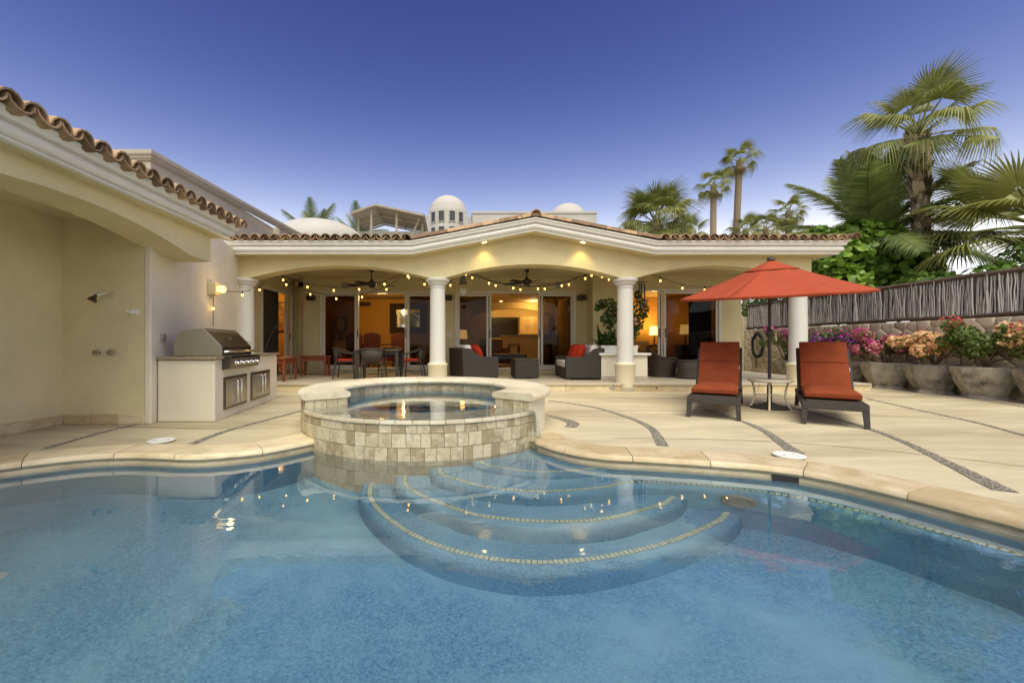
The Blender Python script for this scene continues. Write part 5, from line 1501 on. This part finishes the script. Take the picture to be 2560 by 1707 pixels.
while y < 15.42:
    ns += 1
    if ns <= 300:
        o = bpy.data.objects.new('stick', random.choice(sid)); COL.objects.link(o); o.parent = fn
        o.location = Vector((XW+.12+jt(.022),y,1.58))-fn.location
        o.rotation_euler = (jt(.055),jt(.03),random.uniform(0,6.28)); w_ = random.uniform(.75,1.05); o.scale = (w_,w_,random.uniform(.98,1.02))
    else:
        rest.tube([(XW+.12+jt(.022),y+jt(.03),1.58),(XW+.12+jt(.02),y+jt(.02),1.98),(XW+.12+jt(.022),y+jt(.03),2.38)], .012, 4)
    y += random.uniform(.018,.031)
rest.build('far_sticks', 'stick', fn, world=True, kind='stuff')
m = MB(); m.box(XW+.185,XW+.20,1.6,15.42,1.58,2.36); m.build('backing', 'fence_back', fn, world=True)

hs = thing('garden_hose', 'coiled black garden hose hanging on the stone wall', 'hose', (XW-.06,14.6,1.0))
m = MB(); pts = []
for i in range(190):
    a = i*.205; rr = .27+.03*math.sin(i*.37); pts.append((-.02+.022*math.sin(i*.9)-.0006*i*.2, rr*.95*math.sin(a), -.05+rr*1.45*math.cos(a)))
m.tube(pts, .020, 6); m.build('coil', 'hose_black', hs, smooth=60)
m = MB(); m.tube([(.05,0,.42),(-.09,0,.42),(-.11,0,.47)], .012, 6); m.build('hanger', 'iron', hs)
m = MB(); m.tube(spline([(-.02,.1,-.42),(-.04,.05,-.65),(-.08,0,-.78),(-.2,-.1,-.80)],5), .015, 6); m.build('tail', 'hose_black', hs, smooth=60)

# ================================================================== POTS WITH BOUGAINVILLEA
def octo(r, z, n=8, rot=0.0): return [(r*math.cos(R(rot+360*i/n)), r*math.sin(R(rot+360*i/n)), z) for i in range(n)]
def make_pot():
    r = bpy.data.objects.new('stone_pot', None); COL.objects.link(r)
    m = MB(); rings = [octo(.30,.055),octo(.36,.14),octo(.435,.28),octo(.475,.42),octo(.485,.50),octo(.485,.53),octo(.445,.53),octo(.43,.46)]
    for q in rings: m.v += q
    for k in range(len(rings)-1): m.f += [(k*8+i,k*8+(i+1)%8,(k+1)*8+(i+1)%8,(k+1)*8+i) for i in range(8)]
    m.build('bowl', 'pot_stone', r, bevel=.012)
    m = MB(); m.v = octo(.34,0)+octo(.34,.03)+octo(.30,.054); m.f = [(k*8+i,k*8+(i+1)%8,(k+1)*8+(i+1)%8,(k+1)*8+i) for k in range(2) for i in range(8)]+[tuple(range(16,24))]
    m.build('foot', 'pot_stone', r, bevel=.006)
    m = MB(); m.v = octo(.432,.465); m.f = [tuple(range(8))]; m.build('soil', 'soil', r)
    return r
def boug(lab, x, y, cols, seed, h=.62, spread=.5, nfl=420, nlf=520, low=.0):
    random.seed(seed)
    r = thing('bougainvillea', lab, 'shrub', (x,y,.51), 0, 'potted bougainvilleas')
    m = MB(); tips = []
    for k in range(9):
        a = random.uniform(0,6.28); q = random.uniform(.45,1)*spread
        tip = (q*math.cos(a), q*math.sin(a), random.uniform(.30,h)); tips.append(tip)
        m.tube(spline([(0,0,0),(tip[0]*.2+jt(.04),tip[1]*.2+jt(.04),.16),(tip[0]*.6,tip[1]*.6,tip[2]*.65),tip],4), [.022-.0013*i for i in range(13)], 5)
    m.build('branch', 'branch', r)
    m = MB()
    cl = tips+[(random.uniform(-.8,.8)*spread,random.uniform(-.8,.8)*spread,random.uniform(.32,h)) for _ in range(12)]
    for c in cl: leaf_blob(m, c, (.17,.17,.13), int(nlf*3.0)//len(cl), .066, aspect=1.5)
    m.build('leaves', 'boug_leaf', r, kind='stuff')
    ncl = len(cols)
    for ci, (mt, share, bias) in enumerate(cols):
        m = MB()
        for c in cl:
            if random.random() > share[0]: continue
            t = (c[0]*1.06, c[1]*1.06, c[2]*1.04+bias)
            leaf_blob(m, t, (.155,.155,.125), int(nfl*share[1]/len(cl)*4.2), .062, aspect=1.1, shell=.72)
        if m.v: m.build('flowers', mt, r, kind='stuff')
    return r
PX = 9.66
POTS = [(6.85,'edge','octagonal grey stone pot at the right edge of the picture'),(7.78,'','octagonal grey stone pot, largest in full view, right end of the row'),(8.66,'','octagonal grey stone pot under the peach bougainvillea'),
        (9.62,'','octagonal grey stone pot under the pink bougainvillea'),(10.65,'','octagonal grey stone pot behind the right lounger, under purple flowers'),(11.65,'','octagonal grey stone pot between the right column and the lounger, mostly hidden'),(12.85,'','dark stone pot seen between the umbrella pole and the right column')]
pot0 = make_pot()
for k, (y, _, lab) in enumerate(POTS):
    p = pot0 if k == 0 else copy_tree(pot0)
    p.location = (PX+(.12 if k > 4 else 0),y,0); p.rotation_euler = (0,0,R(random.uniform(-8,8)))
    s = .97 if k < 5 else .85
    p.scale = (s,s,s*1.13); tag(p, lab, 'pot', 'stone pots along the wall')
boug('peach and red bougainvillea at the right edge of the picture', PX,6.85, [('bract_peach',(.7,.7),.02),('bract_red',(.4,.3),.05)], 11, .72, .55)
boug('green bougainvillea with sparse red flowers in the rightmost full pot', PX,7.78, [('bract_red',(.35,.35),.06)], 12, .85, .55, 420, 900)
boug('peach flowered bougainvillea in a stone pot', PX,8.66, [('bract_peach',(.95,1.15),.0)], 13, .66, .55, 620, 320)
boug('bright pink flowered bougainvillea in a stone pot', PX,9.62, [('bract_pink',(.9,.9),.0),('bract_magenta',(.35,.3),.05)], 14, .72, .55, 560, 420)
boug('purple and magenta bougainvillea behind the right lounger', PX-.05,10.65, [('bract_purple',(.6,.5),-.08),('bract_magenta',(.5,.4),.05)], 15, .75, .55, 520, 520)
boug('dark red bougainvillea just right of the right column', PX+.1,11.65, [('bract_magenta',(.45,.35),.05)], 16, .85, .6, 360, 800)
boug('magenta topped bougainvillea between the umbrella pole and the right column', PX+.12,12.85, [('bract_magenta',(.6,.5),.08)], 17, .85, .6, 420, 800)

# ================================================================== PALMS AND SHRUBS
random.seed(21)
def fan_leaf_mesh(name, pet, L, nseg=26, spread=250, droop=.35, fold=.18, split=.5, wave=0):
    """petiole along +x then a fan blade; the tips split and hang"""
    m = MB()
    m.tube([(0,0,0),(pet*.5,0,.04*pet),(pet*1.02,0,0)], [.03*L+.006,.02*L+.005,.012*L+.004], 5)
    for i in range(nseg):
        a = R(-spread/2+spread*(i+.5)/nseg); da = R(spread/nseg)*.52
        ll = L*(.80+.28*math.cos(a*.55))*random.uniform(.92,1.06)
        ca, sa = math.cos(a), math.sin(a)
        def P(r, off, z): return (pet+r*math.cos(a+off), r*math.sin(a+off), z)
        zf = lambda f: -droop*ll*max(0,f-.40)**1.7*2.2 - .10*ll*f*f + .0
        st = [(.03,da,0),(.30,da,fold*.05*L),(split,da*.9,0)]
        rows = []
        for f, o, dz in st:
            rows.append((P(ll*f,-o,zf(f)), P(ll*f,0,zf(f)+fold*ll*f*.10), P(ll*f,o,zf(f))))
        for f, w in ((.72,.55),(.9,.28),(1.0,.03)):
            o = da*split*w/f
            hang = droop*random.uniform(.7,1.5)*ll*(f-split)**1.4*1.1
            rr = ll*(split+(f-split)*(1-.35*droop))
            rows.append((P(rr,-o,zf(split)-hang-(zf(split)-zf(f))*.4), P(rr,0,zf(split)-hang-(zf(split)-zf(f))*.4+.004), P(rr,o,zf(split)-hang-(zf(split)-zf(f))*.4)))
        v = [p for r_ in rows for p in r_]
        f_ = []
        for k in range(len(rows)-1):
            for j in range(2): f_.append((3*k+j,3*k+j+1,3*k+j+4,3*k+j+3))
        m.add(v, f_)
    me = m.mesh(name)
    return me
def pinnate_mesh(name, L, nl=34, ll=.55, arch_=.35, hang=.35, vee=.3, wf=1.0):
    m = MB(); sp = []
    for i in range(13):
        f = i/12; sp.append(Vector((L*(f-.12*f*f*arch_), 0, L*(.10*f-arch_*.75*f*f))))
    m.tube(sp, [.028*(1-.85*i/12)+.003 for i in range(13)], 5)
    for s in (-1,1):
        for k in range(nl):
            f = .10+.89*k/nl; j = f*12; i0 = min(11,int(j)); p = sp[i0].lerp(sp[i0+1],j-i0); t = (sp[i0+1]-sp[i0]).normalized()
            l = ll*L*.5*(math.sin(math.pi*min(1,.18+.80*f))**.7)*random.uniform(.85,1.1)
            fw = .55+.5*f
            d = (Vector((0,s,0))*1.0+t*fw+Vector((0,0,vee))).normalized()
            n_ = 4; w = (.030*L/2.4+.018)*wf
            side = t
            rows = []
            for q in range(n_+1):
                g = q/n_; pos = p+d*(l*g)+Vector((0,0,-hang*l*g*g*random.uniform(.8,1.3)))
                ww = w*(1-.92*g*g)
                rows += [pos-side*ww/2, pos+side*ww/2]
            m.add(rows, [(2*q,2*q+1,2*q+3,2*q+2) for q in range(n_)])
    return m.mesh(name)
def set_mats(me, mt):  # give a shared mesh its material
    me.materials.append(M[mt]); return me
FANS = [set_mats(fan_leaf_mesh('frond', 1.0, .85, 30, 215, d, .3, .45), 'fan_leaf') for d in (.35,.7,1.0,1.25)]
FANS_OPEN = [set_mats(fan_leaf_mesh('frond', 1.15, .88, 36, 215, d, .35, .52), 'fan_leaf') for d in (.45,.8,1.1)]
FANS_DRY = [set_mats(fan_leaf_mesh('frond', .7, .8, 20, 200, .9, .2), 'fan_leaf_dry')]
BIGFAN = [set_mats(fan_leaf_mesh('frond', 1.3, 1.3, 54, 250, d, .2, .55), 'fan_leaf') for d in (.12,.35)]
PINN = [set_mats(pinnate_mesh('frond', 2.6, 72, .52, a, .45), 'coco_leaf') for a in (.12,.45,.8)]
PINN_FAR = [set_mats(pinnate_mesh('frond', 2.6, 44, .50, a, .6, .1, 1.0), 'coco_leaf') for a in (.25,.6,.9)]
def place_frond(root, me, base, az, el, roll=0, s=1.0):
    o = bpy.data.objects.new('frond', me); COL.objects.link(o); o.parent = root
    o.location = base
    o.rotation_mode = 'XYZ'
    mt = Euler((0,0,R(az))).to_matrix() @ Euler((0,R(-el),0)).to_matrix() @ Euler((R(roll),0,0)).to_matrix()
    o.rotation_euler = mt.to_euler(); o.scale = (s,s,s)
    return o
def fan_palm(lab, base, h, r0, r1, n, s, lean=(0,0), seed=1, boots=0, group='fan palms', dry=3, fans=None, elmin=-35, elmax=78):
    random.seed(seed)
    r = thing('fan_palm', lab, 'palm tree', base, 0, group)
    top = Vector((lean[0],lean[1],h))
    P = [Vector((lean[0]*(i/12)**1.6, lean[1]*(i/12)**1.6, h*i/12)) for i in range(13)]
    m = MB(); m.tube(P, [r0*(1.25 if i == 0 else 1)+(r1-r0)*i/12 for i in range(13)], 14); m.build('trunk', 'bark_palm', r, smooth=60)
    if boots:
        bm_ = MB(); bm_.add([(-.055,-.02,0),(.055,-.02,0),(.03,.03,.0),(-.03,.03,0),(-.045,-.055,.10),(.045,-.055,.10),(.018,-.085,.20),(-.018,-.085,.20)],
                            [(0,1,5,4),(4,5,6,7),(1,2,5),(0,4,3),(5,2,6),(4,7,3),(7,6,2,3)])
        me = bm_.mesh('boot'); me.materials.append(M['boot'])
        zz = h-.05; c = 0
        while zz > h-boots and c < 260:
            f = zz/h; cpos = Vector((lean[0]*f**1.6,lean[1]*f**1.6,zz)); rad = r0+(r1-r0)*f
            for k in range(7):
                a = k*51.4+c*25.0+random.uniform(-8,8)
                o = bpy.data.objects.new('boot', me); COL.objects.link(o); o.parent = r
                o.location = cpos+Vector((math.cos(R(a))*rad*.92, math.sin(R(a))*rad*.92, jt(.03))); s2 = random.uniform(.8,1.2)*(1.2 if h-zz < boots*.55 else .7)
                o.rotation_euler = (random.uniform(-.1,.25),0,R(a+90)); o.scale = (s2,s2,s2); c += 1
            zz -= .115
    fans = fans or FANS
    for k in range(n):
        f = (k+.5)/n
        el = elmax-(elmax-elmin)*f**.85+random.uniform(-8,8)
        az = k*137.5+random.uniform(-14,14)
        me = fans[min(len(fans)-1,int(f*len(fans)*.999))]
        place_frond(r, me, top+Vector((0,0,-.12*f)), az, el, random.uniform(-25,25), s*random.uniform(.85,1.1))
    for k in range(dry):
        place_frond(r, FANS_DRY[0], top+Vector((0,0,-.2)), random.uniform(0,360), random.uniform(-70,-50), 0, s*.8)
    return r
# tall fan palm at the right with a booted trunk
fan_palm('tall thick fan palm with a shaggy booted trunk at the right', (13.1,12.0,-.03), 7.0, .21, .19, 21, .90, (-.2,0), 5, boots=3.4, dry=1, elmin=-20, elmax=80, fans=FANS_OPEN)
fan_palm('slender tall fan palm, the taller of the pair above the roof', (24.2,38,-.03), 17.6, .32, .26, 20, 1.05, (.55,0), 6, dry=4)
fan_palm('slender tall fan palm, the shorter of the pair above the roof', (22.3,38,-.03), 15.4, .30, .25, 18, 1.0, (.1,0), 7, dry=4)
fan_palm('broad bushy fan palm above the middle of the roof line', (11.3,25,-.03), 8.2, .30, .28, 54, 1.42, (0,0), 8, dry=6, elmin=-55, elmax=85)
fan_palm('smaller fan palm just right of the bushy one', (13.6,26,-.03), 7.6, .26, .22, 26, .95, (0,0), 9, dry=4, elmin=-60)
fan_palm('low fan palm right of the slender pair, first of three', (25.3,38,-.03), 11.3, .28, .24, 22, .95, (0,0), 10, dry=3)
fan_palm('low fan palm right of the slender pair, second of three', (27.1,38,-.03), 11.5, .28, .24, 20, .95, (0,0), 11, dry=3)
fan_palm('low fan palm right of the slender pair, third and tallest of three', (29.2,38,-.03), 13.0, .30, .26, 26, 1.0, (0,0), 12, dry=7, elmin=-65)
fan_palm('tip of a far fan palm showing just above the right eave', (31.8,38,-.03), 10.6, .28, .24, 14, .8, (0,0), 13, dry=0)
fan_palm('large fan leaved palm cut by the right edge of the picture', (14.1,10.3,-.03), 4.0, .25, .22, 18, 1.12, (0,0), 14, fans=BIGFAN, dry=2, elmin=-8, elmax=60)
def coco(lab, base, h, n, s, seed, elmin=-10, elmax=80, group='feather palms', meshes=None):
    random.seed(seed)
    r = thing('coconut_palm', lab, 'palm tree', base, 0, group)
    m = MB(); m.tube([(0,0,h*i/8) for i in range(9)], [.20-.006*i for i in range(9)], 12); m.build('trunk', 'bark_palm', r, smooth=60)
    for k in range(n):
        f = (k+.5)/n; el = elmax-(elmax-elmin)*f+random.uniform(-6,6)
        place_frond(r, (meshes or PINN)[min(2,int(f*3))], (0,0,h-.1*f), k*137.5+random.uniform(-12,12), el, random.uniform(-20,20), s*random.uniform(.85,1.08))
coco('feather leaved coconut palm left of the tall booted palm', (12.85,13.2,-.03), 4.15, 24, 1.22, 31, 4, 88)
coco('feather leaved palm behind the white dome, left one', (-8.7,24,-.03), 7.1, 18, .85, 32, 0, 70, meshes=PINN_FAR)
coco('feather leaved palm beside the rooftop pergola', (-6.3,24.5,-.03), 7.2, 18, .80, 33, 0, 70, meshes=PINN_FAR)

def shrub(lab, blobs, n, size, mt, seed, name='leafy_shrub', round_=False, singles=0):
    random.seed(seed)
    base = blobs[0][0]
    r = thing(name, lab, 'shrub', (base[0],base[1],-.03), 0, 'shrubs beyond the fence')
    m = MB()
    for c, rd in blobs:
        m.tube(spline([(0,0,0),((c[0]-base[0])*.4,(c[1]-base[1])*.4,c[2]*.5),(c[0]-base[0],c[1]-base[1],c[2])],4), [.05-.003*i for i in range(9)], 5)
    m.build('trunk', 'branch', r)
    vol = [rd[0]*rd[1]*rd[2] for c, rd in blobs]; tv = sum(v**.67 for v in vol)
    leaves = []
    for (c, rd), v in zip(blobs, vol):
        for _ in range(int(n*v**.67/tv)):
            d = Vector((random.gauss(0,1),random.gauss(0,1),random.gauss(0,1))).normalized()
            q = .55+.45*random.random()**.6
            p = Vector((c[0]+d.x*rd[0]*q-base[0], c[1]+d.y*rd[1]*q-base[1], c[2]+d.z*rd[2]*q))
            nn = (d*.7+Vector((random.gauss(0,.5),random.gauss(0,.5),random.gauss(0,.5)+.45))).normalized()
            leaves.append((p,nn,size*random.uniform(.6,1.2),q))
    shape = [(math.cos(R(45*i))*.5, math.sin(R(45*i))*.46) for i in range(8)] if round_ else [(-.5,0),(-.2,.22),(.15,.24),(.5,0),(.15,-.24),(-.2,-.22)]
    lm = MB(); k = len(shape); lm.v = [(x,y,-.5*(x*x+y*y)*.5) for x,y in shape]+[(0,0,0)]; lm.f = [(i,(i+1)%k,k) for i in range(k)]
    lme = lm.mesh('leaf'); lme.materials.append(M[mt])
    # those nearest the camera are separate leaves
    leaves.sort(key=lambda L: (L[0]+Vector((base[0],base[1],0))-Vector((0,0,1))).length)
    m = MB()
    for i, (p,nn,s,q) in enumerate(leaves):
        t = nn.cross(Vector((random.gauss(0,1),random.gauss(0,1),random.gauss(0,1)))).normalized(); b = nn.cross(t)
        mt4 = Matrix(((t.x,b.x,nn.x,p.x),(t.y,b.y,nn.y,p.y),(t.z,b.z,nn.z,p.z),(0,0,0,1))) @ Matrix.Scale(s,4)
        if i < singles:
            o = bpy.data.objects.new('leaf', lme); COL.objects.link(o); o.parent = r; o.matrix_local = mt4
        else: m.add(lm.v, lm.f, mt4)
    m.build('crown', mt, r, kind='stuff')
    return r
shrub('large round leaved shrub rising behind the fence beside the right eave', [((11.9,12.6,2.6),(.9,.8,1.0)),((11.2,12.4,3.5),(.9,.8,.8)),((12.3,12.4,3.7),(.95,.8,.9)),((12.9,12.2,3.0),(.8,.7,1.0)),((11.0,13.2,2.7),(.8,.8,.9)),((10.9,12.9,4.2),(.55,.5,.45)),((11.9,12.7,4.35),(.7,.6,.45)),((13.3,12.3,2.4),(.8,.7,.8)),((10.9,11.9,2.6),(.5,.6,.7))], 3600, .23, 'broad_leaf', 41, 'round_leaf_shrub', True, 290)
shrub('low leafy shrub showing over the fence at the far right', [((12.0,9.6,2.2),(.9,.9,.7)),((12.6,8.6,2.5),(.9,.8,.7)),((11.6,10.6,2.4),(.7,.7,.5)),((13.0,9.4,2.9),(.7,.8,.6)),((13.6,8.6,3.2),(.8,.8,.7)),((14.2,10.6,2.6),(1.0,1.0,.9)),((12.2,7.7,2.3),(.8,.8,.6))], 3600, .20, 'shrub_leaf', 42, 'leafy_shrub', False, 120)
shrub('dark green shrub behind the fence left of the right column', [((11.2,15.5,2.2),(.7,1.0,.8)),((11.0,17.2,2.4),(.8,1.0,.9)),((11.8,16.2,2.9),(.8,.8,.8)),((11.1,14.2,2.4),(.5,.7,.7))], 1800, .20, 'shrub_leaf', 43)
shrub('far green shrub on the skyline behind the right eave', [((15.5,17.0,3.6),(1.2,1.0,.9)),((17.0,17.5,3.2),(1.2,1.0,.9)),((14.5,16.0,2.8),(1.2,1.0,1.0)),((17.6,14.2,2.4),(1.4,1.0,1.0))], 2000, .24, 'shrub_leaf', 44)

# ================================================================== BUILDINGS BEHIND
pb = thing('parapet_block', 'tall taupe stucco block with a moulded parapet behind the left wing', 'building', (-8,12,0))
m = MB(); m.prism([(-13,9.0),(-6.76,9.0),(-6.58,11.4),(-6.58,14.3),(-6.356,14.31),(-6.0,19.0),(-13,19)],-.03,4.96); m.build('wall', 'stucco_taupe', pb, world=True)
PP = [(0,0),(.03,0),(.035,.03),(.06,.04),(.07,.08),(.10,.11),(.11,.15),(.11,.20),(0,.20)]
m = MB(); m.sweep(PP, [(-13,9.0,4.92),(-6.76,9.0,4.92),(-6.0,19.0,4.92)]); m.build('parapet_moulding', 'stucco_taupe', pb, world=True, smooth=30)

dm = thing('flat_dome', 'low wide pale dome roof behind the left eave', 'dome', (-7.35,21,0))
m = MB(); m.lathe([(2.25*math.cos(R(a)),6.0+1.12*math.sin(R(a))) for a in range(0,90,6)]+[(.001,7.12)], 40); m.build('dome', 'stucco_far', dm, smooth=60)
m = MB(); m.lathe([(2.3,-.03),(2.3,6.0),(2.2,6.02)], 40); m.build('drum', 'stucco_far', dm, smooth=40)

pg = thing('rooftop_pergola', 'wooden pole pergola with a stick roof on a far rooftop', 'pergola', (-5.2,22,0))
m = MB(); m.box(-6.0,-2.0,22.6,25.5,-.03,7.05); m.build('rooftop', 'stucco_far', pg, world=True)
for (x,y,z) in ((-4.90,21.7,7.95),(-3.60,21.7,7.75),(-5.70,22.2,7.62),(-2.35,22.4,7.4)):
    m = MB(); m.tube([(x,y,5.9),(x+.02,y,z)], .065, 7); m.build('post', 'pole_grey', pg, world=True, smooth=60)
m = MB(); m.tube([(-2.95,21.7,6.2),(-2.40,21.7,7.5)], .045, 6); m.build('brace', 'pole_grey', pg, world=True, smooth=60)
def rp(u, v): # roof surface: ridge at u=.3
    x = -5.80+3.6*u; z = (7.66+.40*u/.33) if u < .33 else (8.06-.52*(u-.33)/.67)
    return Vector((x, 21.4+2.4*v, z-.30*v))
for u in (0,.33,.66,1.0):
    m = MB(); m.tube([rp(u,0),rp(u,1)], .05, 6); m.build('beam', 'pole_grey', pg, world=True)
for v in (0,.5,1):
    m = MB(); m.tube([rp(0,v),rp(.33,v),rp(1,v)], .05, 6); m.build('beam', 'pole_grey', pg, world=True)
for k in range(24):
    v = (k+.5)/24
    m = MB(); m.tube([rp(0,v)+Vector((-.1,0,.06)),rp(.33,v)+Vector((0,0,.07)),rp(1,v)+Vector((.08,0,.06))], .03, 5); m.build('roof_stick', 'thatch', pg, world=True)

vl = thing('domed_villa', 'far white villa with a windowed round tower, flat block and domes', 'building', (3,28.5,0))
tx, ty = -1.22, 28.0
m = MB(); m.lathe([(1.30,-.03),(1.30,9.55),(1.27,9.75)]+[(1.27*math.cos(R(a)),9.60+1.24*math.sin(R(a))) for a in range(8,90,7)]+[(.001,10.84)], 48, (tx,ty,0)); tw = m.build('tower', 'stucco_far', vl, world=True, smooth=50)
m = MB(); m.lathe([(1.62,-.03),(1.62,9.35),(1.56,9.5),(1.20,9.62)], 48, (tx,ty+.45,0)); m.build('tower_shoulder', 'stucco_far', vl, world=True, smooth=40)
for zc in (8.15,9.15):
    for a in (-42,-15,15,42):
        an = R(a-90)
        mm = T(tx+1.30*math.cos(an),ty+1.30*math.sin(an),zc,rz=a)
        m = MB()
        for (x0,x1,z0,z1) in ((-.22,-.18,-.36,.36),(.18,.22,-.36,.36),(-.18,.18,.32,.36),(-.18,.18,-.36,-.32)): m.box(x0,x1,-.05,.06,z0,z1,mm)
        w_ = m.build('window', 'stucco_far', vl, world=True)
        m = MB(); m.box(-.18,.18,-.01,.05,-.32,.32,mm); m.build('pane', 'window_dark', w_, world=True)
m = MB(); m.box(.43,8.8,28.3,34,-.03,9.78); m.build('block', 'stucco_far', vl, world=True)
m = MB(); m.box(.38,8.85,28.25,34.05,9.78,9.92); m.build('parapet', 'stucco_far', vl, world=True)
m = MB(); m.lathe([(1.35*math.cos(R(a)),9.9+1.25*math.sin(R(a))) for a in range(0,90,7)]+[(.001,11.15)], 36, (7.35,30.5,0)); m.build('small_dome', 'stucco_far', vl, world=True, smooth=60)
for x0, x1, z0, z1 in ((1.9,5.6,8.0,9.0),(6.5,8.3,7.6,8.9)):
    m = MB(); m.box(x0-.15,x1+.15,28.02,28.3,z1,z1+.22); m.box(x0-.1,x0,28.18,28.3,z0,z1); m.box(x1,x1+.1,28.18,28.3,z0,z1); w_ = m.build('window', 'stucco_far', vl, world=True)
    m = MB(); m.box(x0,x1,28.27,28.31,z0,z1); m.build('pane', 'window_dark', w_, world=True)
